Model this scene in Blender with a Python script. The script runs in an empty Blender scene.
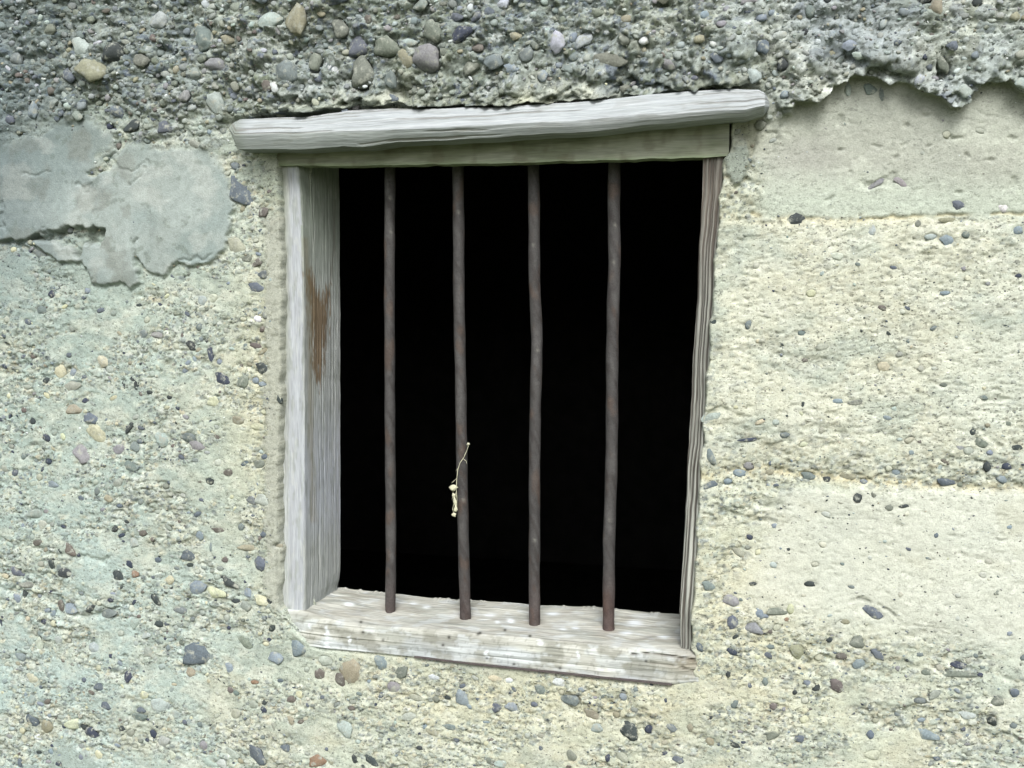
import bpy, bmesh, math, random
import numpy as np
from mathutils import Vector, Matrix, Euler, noise

scene = bpy.context.scene
C = scene.collection
random.seed(7)
rng = np.random.default_rng(11)

# ------------------------------------------------------------------ camera
W, Hh, F = 1024.0, 768.0, 900.0
CAM = Vector((0.0, -1.0, 1.5))
YAW, PITCH = math.radians(13.0), math.radians(-4.5)
cam_d = bpy.data.cameras.new("camera")
cam = bpy.data.objects.new("camera", cam_d)
C.objects.link(cam)
cam.location = CAM
cam.rotation_euler = Euler((math.radians(90) + PITCH, 0, YAW), 'XYZ')
cam_d.sensor_width = 36.0
cam_d.lens = 36.0 * F / W
cam_d.clip_start = 0.02
cam_d.clip_end = 2000
scene.camera = cam
Rm = np.array(cam.rotation_euler.to_matrix())

# ------------------------------------------------------------------ light
SUN_EL, SUN_AZ = math.radians(44), math.radians(14)     # azimuth measured from the wall normal, + = right
sdir = Vector((math.sin(SUN_AZ) * math.cos(SUN_EL), -math.cos(SUN_AZ) * math.cos(SUN_EL), math.sin(SUN_EL)))
world = bpy.data.worlds.new("World")
scene.world = world
world.use_nodes = True
wn = world.node_tree
wn.nodes.clear()
sky = wn.nodes.new('ShaderNodeTexSky')
sky.sky_type = 'NISHITA'
sky.sun_disc = False
sky.sun_elevation = SUN_EL
sky.sun_rotation = math.atan2(sdir.x, sdir.y)
sky.dust_density = 4.0
sky.air_density = 1.0
hsv = wn.nodes.new('ShaderNodeHueSaturation')
hsv.inputs['Saturation'].default_value = 0.4
bg = wn.nodes.new('ShaderNodeBackground')
bg.inputs['Strength'].default_value = 0.12
wo = wn.nodes.new('ShaderNodeOutputWorld')
wn.links.new(sky.outputs[0], hsv.inputs['Color'])
wn.links.new(hsv.outputs[0], bg.inputs['Color'])
wn.links.new(bg.outputs[0], wo.inputs[0])
sl = bpy.data.lights.new("sun", 'SUN')
sl.energy = 1.5
sl.angle = math.radians(26)
sl.color = (1.0, 0.98, 0.95)
so = bpy.data.objects.new("sun", sl)
C.objects.link(so)
so.rotation_euler = sdir.to_track_quat('Z', 'Y').to_euler()
vs = scene.view_settings
vs.view_transform = 'Standard'
vs.look = 'None'
vs.exposure = 1.05
vs.gamma = 1.0
scene.render.resolution_x, scene.render.resolution_y = 1024, 768

# ------------------------------------------------------------------ helpers
def at(px, py, depth=0.0):
    """world x,z of the image pixel (px,py) on the vertical plane y=depth"""
    d = np.array([(px - W / 2) / F, -(py - Hh / 2) / F, -1.0])
    w = Rm @ d
    t = (depth - CAM.y) / w[1]
    return CAM.x + t * w[0], CAM.z + t * w[2]

def to_image_px(X, Y, Z):
    """image pixel coordinates of world points, projected through the camera"""
    P = np.stack([X - CAM.x, Y - CAM.y, Z - CAM.z], -1) @ Rm
    return W / 2 + F * P[..., 0] / -P[..., 2], Hh / 2 - F * P[..., 1] / -P[..., 2]

K = 0.60
def alb(r, g, b, k=K):
    c = np.array([r, g, b]) / 255.0
    return (c ** 2.2) * k * np.array([0.965, 0.99, 1.07])

def _hash(ix, iy, s):
    h = (ix.astype(np.int64) * 374761393 + iy.astype(np.int64) * 668265263 + s * 1442695041) & 0x7fffffff
    h = ((h ^ (h >> 13)) * 1274126177) & 0x7fffffff
    h = ((h ^ (h >> 15)) * 2246822519) & 0x7fffffff
    return ((h ^ (h >> 14)) & 0xffffff) / float(0x1000000)

def perlin(x, y, s=0):
    x0 = np.floor(x); y0 = np.floor(y)
    fx = x - x0; fy = y - y0
    u = fx * fx * fx * (fx * (fx * 6 - 15) + 10); v = fy * fy * fy * (fy * (fy * 6 - 15) + 10)
    def g(ox, oy):
        a = _hash(x0 + ox, y0 + oy, s) * 2 * np.pi
        return np.cos(a) * (fx - ox) + np.sin(a) * (fy - oy)
    n0 = g(0, 0) * (1 - u) + g(1, 0) * u
    n1 = g(0, 1) * (1 - u) + g(1, 1) * u
    return (n0 * (1 - v) + n1 * v) * 1.5

def fbm(x, y, o=4, s=0, gain=0.5):
    r = 0; a = 1.0; t = 0
    for i in range(o):
        ca, sa = math.cos(0.62 + 1.1 * i), math.sin(0.62 + 1.1 * i)          # turn each octave, so that no lattice line shows
        r = r + a * perlin((x * ca - y * sa) * 2 ** i + 17.3 * i, (x * sa + y * ca) * 2 ** i - 9.1 * i, s + i)
        t += a; a *= gain
    return r / t * 1.6

def worley(x, y, s=0):
    x0 = np.floor(x); y0 = np.floor(y)
    d1 = np.full(x.shape, 9.0); d2 = np.full(x.shape, 9.0); cid = np.zeros(x.shape)
    for ox in (-1, 0, 1):
        for oy in (-1, 0, 1):
            cx = x0 + ox; cy = y0 + oy
            qx = cx + 0.1 + 0.8 * _hash(cx, cy, s); qy = cy + 0.1 + 0.8 * _hash(cx, cy, s + 50)
            d = np.hypot(x - qx, y - qy)
            c = _hash(cx, cy, s + 99)
            near = d < d1
            d2 = np.where(near, d1, np.minimum(d2, d))
            cid = np.where(near, c, cid)
            d1 = np.where(near, d, d1)
    return d1, d2, cid

def smooth(a, b, x):
    t = np.clip((x - a) / (b - a), 0, 1)
    return t * t * (3 - 2 * t)

def mixc(c, col, m):
    return c * (1 - m[..., None]) + np.asarray(col) * m[..., None]

def poly_sdf(px, py, poly):
    """signed distance (negative inside)"""
    P = np.array(poly, float); n = len(P)
    d = np.full(px.shape, 1e9); inside = np.zeros(px.shape, bool)
    for i in range(n):
        ax, ay = P[i]; bx, by = P[(i + 1) % n]
        ex, ey = bx - ax, by - ay
        t = np.clip(((px - ax) * ex + (py - ay) * ey) / (ex * ex + ey * ey), 0, 1)
        d = np.minimum(d, np.hypot(px - ax - t * ex, py - ay - t * ey))
        c = ((ay <= py) != (by <= py)) & (px < ax + (py - ay) * ex / (ey if ey else 1e-9))
        inside ^= c
    return np.where(inside, -d, d)

def line_d(px, py, pts):
    P = np.array(pts, float); d = np.full(px.shape, 1e9)
    for i in range(len(P) - 1):
        ax, ay = P[i]; ex, ey = P[i + 1] - P[i]
        t = np.clip(((px - ax) * ex + (py - ay) * ey) / (ex * ex + ey * ey), 0, 1)
        d = np.minimum(d, np.hypot(px - ax - t * ex, py - ay - t * ey))
    return d

def mesh_from(name, co, faces, cols=None, smooth_sh=True, grain=None):
    """faces: int array (n,4) or (n,3)"""
    me = bpy.data.meshes.new(name)
    co = np.asarray(co, np.float32).reshape(-1, 3); faces = np.asarray(faces, np.int32)
    k = faces.shape[1]
    me.vertices.add(len(co)); me.vertices.foreach_set('co', co.ravel())
    me.loops.add(faces.size); me.loops.foreach_set('vertex_index', faces.ravel())
    me.polygons.add(len(faces))
    me.polygons.foreach_set('loop_start', np.arange(0, faces.size, k, dtype=np.int32))
    me.polygons.foreach_set('use_smooth', np.full(len(faces), smooth_sh))
    me.update(calc_edges=True)
    if cols is not None:
        a = me.color_attributes.new('Col', 'FLOAT_COLOR', 'POINT')
        cc = np.ones((len(co), 4), np.float32); cc[:, :3] = np.clip(cols.reshape(-1, 3), 0.004, 0.8)
        if grain is not None: cc[:, 3] = grain.ravel()
        a.data.foreach_set('color', cc.ravel())
    me.validate()
    return me

def link(name, me, mat=None, parent=None):
    o = bpy.data.objects.new(name, me); C.objects.link(o)
    if mat and me: me.materials.append(mat)
    if parent: o.parent = parent
    return o

def tag(o, label=None, cat=None, group=None, kind=None):
    if label: o['label'] = label
    if cat: o['category'] = cat
    if group: o['group'] = group
    if kind: o['kind'] = kind
    return o

def thing(name, loc, label, cat, group=None):
    o = bpy.data.objects.new(name, None); C.objects.link(o)
    o.location = loc; o.empty_display_size = 0.1
    return tag(o, label, cat, group)

# ------------------------------------------------------------------ materials
def new_mat(name, source, rough=0.9, fine=700.0, var=0.3, bump=0.0006, stretch=(1, 1, 1), spec=0.2, tint=None, metal=0.0, specks=False):
    """source: 'attr' colour per vertex, 'object' colour per object, or an rgb triple; multiplied with procedural mottling"""
    m = bpy.data.materials.new(name); m.use_nodes = True
    nt = m.node_tree; N = nt.nodes; L = nt.links
    b = N['Principled BSDF']
    b.inputs['Roughness'].default_value = rough
    b.inputs['Specular IOR Level'].default_value = spec
    b.inputs['Metallic'].default_value = metal
    if source == 'attr':
        s = N.new('ShaderNodeAttribute'); s.attribute_name = 'Col'; src = s.outputs['Color']
    elif source == 'object':
        s = N.new('ShaderNodeObjectInfo'); src = s.outputs['Color']
    else:
        s = N.new('ShaderNodeRGB'); s.outputs[0].default_value = (*source, 1); src = s.outputs[0]
    tc = N.new('ShaderNodeNewGeometry')
    mp = N.new('ShaderNodeMapping'); mp.inputs['Scale'].default_value = stretch
    L.new(tc.outputs['Position'], mp.inputs['Vector'])
    n1 = N.new('ShaderNodeTexNoise'); n1.inputs['Scale'].default_value = fine; n1.inputs['Detail'].default_value = 4
    n2 = N.new('ShaderNodeTexNoise'); n2.inputs['Scale'].default_value = fine * 0.21; n2.inputs['Detail'].default_value = 5
    n2.inputs['Roughness'].default_value = 0.65
    L.new(mp.outputs[0], n1.inputs['Vector']); L.new(mp.outputs[0], n2.inputs['Vector'])
    ad = N.new('ShaderNodeMath'); ad.operation = 'ADD'
    L.new(n1.outputs['Fac'], ad.inputs[0]); L.new(n2.outputs['Fac'], ad.inputs[1])
    mr = N.new('ShaderNodeMapRange'); mr.inputs['From Min'].default_value = 0.6; mr.inputs['From Max'].default_value = 1.4
    mr.inputs['To Min'].default_value = 1 - var; mr.inputs['To Max'].default_value = 1 + var
    L.new(ad.outputs[0], mr.inputs['Value'])
    mu = N.new('ShaderNodeVectorMath'); mu.operation = 'SCALE'
    L.new(src, mu.inputs[0]); L.new(mr.outputs[0], mu.inputs['Scale'])
    out = mu.outputs[0]
    if specks:                # grains darker and paler than the matrix, finer than the relief
        for sc_, lo_, hi_, rgb_, am_ in ((430, 0.635, 0.665, 0.32, 0.8), (260, 0.655, 0.69, 0.38, 0.75), (390, 0.645, 0.69, 1.45, 0.7)):
            ns = N.new('ShaderNodeTexNoise'); ns.inputs['Scale'].default_value = sc_; ns.inputs['Detail'].default_value = 1
            mo = N.new('ShaderNodeMapping'); mo.inputs['Location'].default_value = (sc_, 0, hi_ * 7); mo.inputs['Scale'].default_value = (0.7, 1, 1.1)
            L.new(tc.outputs['Position'], mo.inputs['Vector']); L.new(mo.outputs[0], ns.inputs['Vector'])
            rs = N.new('ShaderNodeMapRange'); rs.inputs['From Min'].default_value = lo_; rs.inputs['From Max'].default_value = hi_
            rs.inputs['To Max'].default_value = am_
            L.new(ns.outputs['Fac'], rs.inputs['Value'])
            ga = N.new('ShaderNodeMath'); ga.operation = 'MULTIPLY'
            L.new(rs.outputs[0], ga.inputs[0]); L.new(s.outputs['Alpha'], ga.inputs[1])
            ml = N.new('ShaderNodeMath'); ml.operation = 'MULTIPLY_ADD'; ml.inputs[1].default_value = rgb_ - 1; ml.inputs[2].default_value = 1
            L.new(ga.outputs[0], ml.inputs[0])
            mq = N.new('ShaderNodeVectorMath'); mq.operation = 'SCALE'
            L.new(out, mq.inputs[0]); L.new(ml.outputs[0], mq.inputs['Scale'])
            out = mq.outputs[0]
    if tint is not None:      # (rgb, noise scale, lo, hi): patches of a second colour
        rgb, sc, lo, hi = tint
        n3 = N.new('ShaderNodeTexNoise'); n3.inputs['Scale'].default_value = sc; n3.inputs['Detail'].default_value = 6
        n3.inputs['Roughness'].default_value = 0.7
        L.new(tc.outputs['Position'], n3.inputs['Vector'])
        r3 = N.new('ShaderNodeMapRange'); r3.inputs['From Min'].default_value = lo; r3.inputs['From Max'].default_value = hi
        L.new(n3.outputs['Fac'], r3.inputs['Value'])
        mx = N.new('ShaderNodeMix'); mx.data_type = 'RGBA'
        L.new(r3.outputs[0], mx.inputs['Factor']); L.new(out, mx.inputs['A']); mx.inputs['B'].default_value = (*rgb, 1)
        out = mx.outputs['Result']
    L.new(out, b.inputs['Base Color'])
    if bump:
        bp = N.new('ShaderNodeBump'); bp.inputs['Distance'].default_value = bump; bp.inputs['Strength'].default_value = 1.0
        L.new(ad.outputs[0], bp.inputs['Height']); L.new(bp.outputs[0], b.inputs['Normal'])
    return m

M_wall = new_mat('weathered_concrete', 'attr', 0.95, 620, 0.25, 0.0005, specks=True)
M_plaster = new_mat('smooth_cement_render', 'attr', 0.9, 420, 0.12, 0.0002)
M_pebble = new_mat('river_pebble', 'object', 0.8, 500, 0.36, 0.0004, spec=0.25, tint=((0.26, 0.275, 0.24), 110, 0.53, 0.65))
M_gravel = new_mat('small_aggregate', 'attr', 0.85, 700, 0.3, 0.0003, tint=((0.26, 0.275, 0.23), 170, 0.56, 0.66))
M_wood_x = new_mat('weathered_wood', 'attr', 0.9, 900, 0.30, 0.0004, (0.06, 1, 1))
M_wood_z = new_mat('weathered_upright_wood', 'attr', 0.9, 900, 0.30, 0.0004, (1, 1, 0.06))
M_bar = new_mat('rusted_iron', 'attr', 0.7, 520, 0.4, 0.0005, spec=0.3)
M_room = new_mat('dark_interior', (0.10, 0.10, 0.095), 0.95, 12, 0.3, 0.002)  # even dark grey for the room and wall core
M_ground = new_mat('trodden_earth', (0.11, 0.115, 0.06), 0.95, 9, 0.5, 0.02, tint=((0.05, 0.08, 0.025), 1.3, 0.45, 0.6))
M_sprig = new_mat('dried_plant', (0.42, 0.42, 0.31), 0.9, 900, 0.2, 0.0)

# ------------------------------------------------------------------ outlines of the window in image pixels
BOARD_TOP = [(232, 122), (240, 119), (300, 117), (345, 111), (390, 108), (440, 108), (500, 107), (560, 103), (620, 98), (680, 92), (735, 89), (758, 90), (767, 95), (770, 101)]
BOARD_BOT = [(232, 126), (240, 149), (300, 149), (345, 146), (365, 147), (400, 141), (450, 140), (500, 137), (560, 133), (600, 131), (650, 125), (700, 120), (745, 116), (764, 111), (770, 103)]
BOARD_RIDGE = [(232, 124), (240, 134), (300, 132), (345, 131), (400, 129), (450, 127), (500, 124), (560, 122), (600, 119), (650, 115), (700, 111), (745, 109), (764, 106), (770, 102)]
FRAME = [(278, 140), (732, 118), (728, 152), (724, 158), (716, 250), (709, 350), (702, 450), (695, 560), (690, 648), (695, 655), (697, 664), (692, 673), (694, 680), (672, 684),
         (600, 675), (480, 663), (410, 655), (345, 649), (318, 645), (290, 622), (281, 606), (280, 500), (281, 400), (283, 300), (281, 220), (278, 168)]
HOLE = [(300, 150), (718, 140), (712, 250), (697, 400), (688, 560), (687, 662), (600, 664), (480, 654), (310, 632), (296, 580), (296, 300)]
BOARD_POLY = BOARD_TOP + BOARD_BOT[::-1]
LEDGE = [(-900, 60), (-300, 70), (0, 130), (120, 132), (200, 136), (230, 128), (233, 120), (300, 116), (345, 109), (400, 105), (440, 108), (500, 105), (560, 101), (640, 94), (700, 88), (755, 84), (772, 100),
         (781, 118), (789, 117), (796, 103), (815, 101), (830, 88), (842, 82), (852, 75), (876, 76), (884, 83), (905, 84), (925, 92), (938, 96), (952, 109), (962, 108),
         (974, 92), (979, 83), (992, 84), (1006, 78), (1014, 84), (1021, 94), (1032, 92), (1100, 88), (1500, 80), (3000, 60)]
PATCH = [(-40, 150), (12, 140), (42, 130), (62, 118), (88, 115), (112, 131), (118, 148), (137, 141), (160, 145), (196, 145), (218, 157), (230, 180), (233, 210),
         (229, 240), (216, 262), (190, 266), (176, 262), (164, 277), (150, 272), (142, 265), (136, 250), (133, 262), (141, 282), (128, 290), (120, 281), (105, 287), (92, 284), (84, 262), (60, 262),
         (45, 252), (30, 240), (8, 240), (-40, 246)]
PATCH_HOLE1 = [(30, 241), (46, 232), (78, 228), (92, 231), (96, 226), (104, 230), (100, 246), (86, 243), (80, 256), (68, 246), (55, 240)]
PATCH_HOLE2 = [(84, 172), (96, 169), (108, 156), (114, 160), (112, 168), (104, 172), (96, 177), (86, 176)]

# ------------------------------------------------------------------ pebbles read off the photograph
PAL = dict(ice=(190, 194, 196), slate=(108, 116, 121), navy=(76, 82, 93), dark=(74, 80, 78), grey=(128, 138, 132), green=(128, 134, 120), pale=(176, 188, 178), tan=(160, 156, 132),
           cream=(206, 206, 172), white=(222, 228, 220), lilac=(152, 152, 150), brown=(118, 112, 104), blue=(142, 154, 157), rust=(146, 122, 102), yellow=(198, 192, 162))
S = [(241,190,30,22,-28,'slate'),  # x, y, width, height, tilt, colour
 (118,54,24,18,20,'dark'),(72,77,13,12,0,'slate'),(95,72,30,20,-10,'tan'),(83,47,16,16,0,'pale'),(277,26,24,15,8,'pale'),(307,28,21,35,5,'tan'),(205,40,21,27,-10,'grey'),
 (218,65,20,13,0,'lilac'),(293,76,24,23,0,'grey'),(217,104,19,22,35,'pale'),(34,111,14,18,0,'blue'),(190,99,13,12,0,'lilac'),(134,127,17,11,20,'dark'),(165,128,13,12,0,'slate'),
 (110,126,7,7,0,'navy'),(338,68,12,19,0,'white'),(322,66,16,18,0,'green'),(273,5,15,13,0,'blue'),(340,6,32,15,0,'slate'),(118,112,13,15,40,'slate'),(276,90,12,10,0,'brown'),
 (283,92,9,11,30,'white'),(152,95,9,12,0,'green'),(232,42,12,8,0,'tan'),(160,22,22,18,0,'pale'),(52,30,14,10,20,'green'),(20,60,15,12,0,'grey'),(145,62,18,12,-20,'green'),
 (349,5,23,19,0,'slate'),(365,52,23,17,0,'slate'),(393,53,28,17,-8,'green'),(439,38,20,20,0,'green'),(467,40,23,13,25,'navy'),(433,62,32,27,0,'lilac'),(475,13,7,9,0,'white'),
 (559,46,17,20,6,'ice'),(586,45,21,12,42,'ice'),(575,42,9,11,-20,'blue'),(608,64,37,16,-9,'green'),(645,48,12,8,0,'white'),(494,20,12,10,0,'slate'),
 (547,7,9,9,0,'pale'),(461,23,12,10,0,'slate'),(368,77,22,27,0,'green'),(483,53,14,8,0,'brown'),(546,79,13,12,-30,'blue'),(651,85,13,7,0,'slate'),(677,87,13,10,0,'pale'),
 (348,34,15,17,0,'green'),(376,26,10,9,0,'brown'),(498,66,22,14,0,'grey'),(413,48,18,8,0,'pale'),(411,62,14,18,10,'tan'),(396,84,12,20,15,'grey'),(530,60,18,14,20,'grey'),(538,22,8,7,0,'pale'),
 (519,42,12,9,0,'tan'),(572,74,16,10,0,'grey'),(628,25,12,9,0,'tan'),(600,20,12,10,0,'green'),(475,72,18,10,30,'green'),(516,74,14,9,0,'blue'),(575,62,11,8,0,'grey'),(668,48,7,7,0,'slate'),
 (761,21,13,8,0,'blue'),(762,50,13,17,15,'slate'),(704,24,12,9,-20,'blue'),(732,37,9,8,0,'slate'),(728,60,10,10,0,'blue'),(782,67,12,13,0,'dark'),(753,79,14,17,0,'pale'),(784,96,9,9,0,'blue'),
 (782,113,16,10,25,'white'),(846,50,16,11,10,'blue'),(893,49,10,8,0,'slate'),(920,62,9,8,0,'navy'),(922,4,18,14,20,'dark'),(931,14,14,20,0,'tan'),(947,51,12,13,0,'slate'),(969,60,10,9,0,'blue'),
 (939,68,12,21,25,'green'),(857,61,18,9,0,'pale'),(825,6,9,9,0,'dark'),(747,7,15,9,0,'lilac'),(926,71,9,10,0,'slate'),(808,16,10,12,0,'grey'),(870,88,14,12,0,'grey'),(848,90,9,15,0,'pale'),
 (882,94,6,14,0,'grey'),(960,95,16,13,-20,'pale'),(740,65,16,9,10,'grey'),(716,64,14,10,-30,'slate'),(700,46,12,9,0,'tan'),(972,8,11,11,0,'dark'),(1010,22,14,10,0,'tan'),(1016,88,16,12,0,'pale'),
 (796,219,18,14,0,'dark'),(949,220,32,6,-2,'tan'),(946,240,14,12,20,'blue'),(958,205,13,12,0,'slate'),(1004,208,12,9,0,'white'),(965,235,11,9,0,'grey'),(1018,230,11,11,0,'blue'),(917,224,9,9,0,'green'),
 (901,182,18,8,-25,'lilac'),(876,184,22,7,30,'lilac'),(930,237,14,8,0,'pale'),
 (264,275,10,10,0,'slate'),(256,287,15,9,0,'slate'),(257,263,15,8,25,'brown'),(210,353,7,16,12,'navy'),(262,368,13,11,0,'dark'),(242,382,16,14,0,'green'),(262,384,10,5,0,'blue'),
 (101,362,13,13,0,'cream'),(142,334,10,9,0,'grey'),(156,335,14,6,0,'lilac'),(90,418,15,12,15,'slate'),(46,438,8,7,0,'navy'),(95,434,22,14,-25,'yellow'),(82,453,19,18,-15,'lilac'),
 (164,440,17,15,0,'pale'),(135,447,10,9,0,'grey'),(191,438,16,12,-10,'grey'),(198,445,14,9,0,'lilac'),(122,386,5,9,15,'dark'),(136,386,5,9,-5,'dark'),(238,420,15,9,-15,'tan'),(258,427,17,8,0,'cream'),
 (250,500,15,9,0,'grey'),(210,481,8,7,0,'dark'),(228,473,11,8,0,'brown'),(52,485,11,6,0,'blue'),(97,491,7,8,0,'grey'),(259,464,14,9,0,'green'),(118,449,15,9,15,'lilac'),(129,427,6,14,-35,'dark'),
 (198,327,8,7,0,'grey'),(262,352,14,4,30,'tan'),(256,346,14,5,-10,'brown'),(150,392,8,5,0,'dark'),(72,409,16,10,0,'tan'),(258,319,9,6,0,'white'),(245,346,5,6,0,'grey'),(280,400,6,9,20,'dark'),
 (67,355,6,5,0,'slate'),(34,362,5,4,0,'navy'),(28,322,8,5,0,'slate'),(170,397,7,5,0,'dark'),(100,310,9,5,10,'slate'),(182,337,4,9,0,'brown'),
 (189,556,17,11,-10,'slate'),(259,563,14,13,25,'slate'),(229,583,17,9,-25,'dark'),(129,564,9,8,0,'navy'),(134,574,9,8,0,'rust'),(118,575,12,9,-20,'dark'),(196,587,18,13,20,'blue'),(154,599,13,8,-40,'dark'),
 (211,593,28,13,0,'cream'),(197,656,34,20,3,'slate'),(127,675,8,12,0,'navy'),(100,686,10,8,15,'slate'),(297,648,15,17,20,'blue'),(17,599,10,10,0,'blue'),(23,594,6,8,0,'dark'),(70,608,15,10,0,'blue'),
 (59,607,9,14,0,'brown'),(90,609,13,7,35,'dark'),(108,613,20,8,12,'grey'),(247,593,8,12,15,'blue'),(243,643,17,8,-30,'green'),(269,640,7,6,20,'navy'),(319,674,12,11,0,'brown'),(340,680,12,17,0,'brown'),
 (31,722,14,13,0,'slate'),(47,726,15,15,-30,'tan'),(40,737,8,7,0,'white'),(90,732,14,9,-20,'navy'),(107,705,10,8,0,'slate'),(152,735,7,8,0,'navy'),(256,755,20,17,-20,'slate'),(285,748,11,7,0,'slate'),
 (318,762,21,11,10,'rust'),(234,602,10,5,0,'dark'),(248,548,20,7,0,'tan'),(211,548,5,10,0,'grey'),(241,527,7,9,0,'grey'),(219,530,14,5,0,'brown'),(143,533,10,6,20,'brown'),(71,549,12,9,-30,'brown'),
 (115,529,9,5,30,'dark'),(122,535,8,4,20,'navy'),(158,560,8,7,0,'slate'),(190,565,8,5,0,'dark'),(178,611,14,7,0,'grey'),(93,647,12,9,0,'pale'),(189,673,12,9,-30,'tan'),(85,679,7,5,0,'slate'),
 (15,572,14,8,-20,'slate'),(66,573,14,9,10,'dark'),(28,585,14,7,0,'green'),(278,546,9,5,0,'tan'),(228,668,8,9,0,'blue'),(254,683,9,5,0,'rust'),(279,682,7,5,0,'slate'),(290,720,12,8,-60,'tan'),
 (138,717,20,8,0,'grey'),(118,745,8,6,0,'blue'),(20,762,5,9,0,'slate'),(140,710,10,6,0,'slate'),(122,728,8,5,0,'dark'),(158,705,22,14,0,'pale'),(207,763,18,11,0,'pale'),
 (382,663,17,15,0,'blue'),(400,672,20,12,20,'green'),(394,686,15,11,-20,'lilac'),(350,671,28,25,30,'tan'),(462,700,15,18,10,'blue'),(495,708,12,11,-30,'slate'),(512,707,14,10,0,'blue'),(534,705,8,7,-20,'slate'),
 (628,730,25,21,0,'dark'),(649,729,8,11,-20,'navy'),(666,701,5,11,-5,'navy'),(671,727,12,9,-15,'grey'),(592,715,19,9,-20,'tan'),(623,697,8,8,0,'blue'),(559,683,14,11,0,'white'),(495,678,17,6,0,'yellow'),
 (509,681,9,7,0,'white'),(607,759,7,9,0,'navy'),(570,756,11,12,15,'green'),(665,755,7,5,10,'navy'),(678,760,13,9,0,'slate'),(355,758,6,11,20,'dark'),(570,701,22,13,0,'grey'),(432,678,12,7,0,'white'),
 (433,733,18,7,-15,'tan'),(420,747,7,5,0,'dark'),(345,728,20,16,-20,'pale'),(540,690,12,10,0,'grey'),(393,729,10,6,0,'grey'),(500,765,14,9,0,'pale'),(450,728,15,7,-10,'grey'),(616,715,7,7,0,'tan'),
 (388,739,5,4,0,'navy'),(419,733,5,4,0,'navy'),(541,748,5,8,0,'slate'),
 (708,585,13,10,0,'grey'),(731,601,18,12,0,'lilac'),(732,621,12,14,0,'slate'),(759,612,11,14,10,'blue'),(776,611,20,9,0,'green'),(753,628,19,11,-15,'lilac'),(790,609,9,12,0,'cream'),(732,651,13,7,-20,'navy'),
 (768,655,12,8,-25,'slate'),(770,647,10,5,0,'grey'),(700,647,8,10,20,'slate'),(798,653,18,21,10,'tan'),(842,656,13,9,0,'brown'),(857,642,15,15,-20,'green'),(877,654,9,17,38,'slate'),(858,663,16,10,30,'blue'),
 (836,685,15,16,5,'brown'),(817,687,12,7,45,'dark'),(807,682,8,7,0,'blue'),(957,664,21,8,-5,'navy'),(955,674,38,7,5,'green'),(872,612,22,11,-25,'slate'),(925,735,26,14,-8,'blue'),(870,735,11,11,10,'slate'),
 (800,738,12,9,25,'slate'),(772,735,14,9,25,'green'),(992,721,12,13,0,'dark'),(1015,693,14,12,0,'slate'),(998,701,16,15,25,'green'),(967,715,16,9,10,'pale'),(728,673,7,11,20,'dark'),(765,682,8,10,0,'grey'),
 (810,584,12,7,0,'dark'),(710,742,10,9,-20,'tan'),(753,584,9,5,0,'dark'),(980,674,7,6,-20,'navy'),(926,672,10,8,0,'green'),(735,745,10,6,0,'dark'),(980,652,6,6,0,'dark'),(770,631,6,6,0,'brown'),
 (773,706,8,8,0,'brown'),(735,703,7,12,-30,'grey'),(744,742,7,4,0,'navy'),(920,700,14,8,0,'grey'),(845,622,12,6,0,'tan'),(829,640,9,6,0,'dark'),(690,728,9,11,0,'tan'),(765,616,9,5,0,'blue'),(786,619,7,5,0,'rust'),
 (714,322,8,6,20,'dark'),(748,325,9,11,-20,'grey'),(907,308,7,4,-25,'slate'),(945,293,12,6,0,'blue'),(1018,276,9,5,0,'navy'),(857,403,17,8,5,'green'),(838,401,12,6,0,'blue'),(715,416,32,17,42,'pale'),
 (750,440,24,5,3,'navy'),(785,435,11,8,0,'grey'),(803,405,4,12,0,'dark'),(787,416,4,4,0,'dark'),(973,432,9,8,0,'dark'),(980,443,16,10,-15,'green'),(1018,448,14,9,0,'dark'),(1007,466,11,9,0,'navy'),
 (988,467,9,11,-10,'dark'),(946,483,19,10,0,'slate'),(1002,480,14,9,-15,'blue'),(739,474,13,8,0,'blue'),(728,482,10,8,0,'blue'),(710,485,18,8,30,'slate'),(827,480,9,7,-20,'dark'),(857,497,12,11,0,'dark'),
 (874,495,7,8,0,'green'),(889,508,12,8,0,'green'),(848,476,17,10,0,'tan'),(748,466,13,9,0,'lilac'),(710,455,10,20,25,'grey'),(888,418,11,7,-15,'blue'),(920,442,7,4,0,'brown'),(984,398,11,6,0,'grey'),
 (944,385,10,6,0,'green'),(903,506,12,4,10,'dark'),(897,473,10,6,0,'blue'),(770,473,10,8,0,'tan'),(808,476,14,9,0,'grey'),(990,453,9,6,0,'blue'),(776,422,8,7,0,'pale'),(945,462,10,4,-30,'brown'),
]
def add_pebble_shape(s):
    return s

# ------------------------------------------------------------------ the wall face: one relief sheet
ST = 0.00145
xl, _ = at(-25, 384); xr, _ = at(1045, 384)
_, zt = at(0, -45); _, zb = at(1040, 800)
_, zt2 = at(1040, -30); zt = max(zt, zt2); zb = min(zb, at(-25, 800)[1])
def axis(a, b, lo, hi):
    core = np.arange(a, b, ST)
    up = [b]; s = ST
    while up[-1] < hi: s = min(s * 1.12, 0.09); up.append(up[-1] + s)
    dn = [a - ST]; s = ST
    while dn[-1] > lo: s = min(s * 1.12, 0.09); dn.append(dn[-1] - s)
    up[-1] = hi; dn[-1] = lo
    return np.array(dn[::-1] + list(core) + up)
gx = axis(xl, xr, -3.2, 3.0)
gz = axis(zb, zt, -0.05, 3.2)
X, Z = np.meshgrid(gx, gz)
PX, PY = to_image_px(X, np.zeros_like(X), Z)
PX = np.clip(PX, -3000, 4000); PY = np.clip(PY, -3000, 4000)
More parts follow.
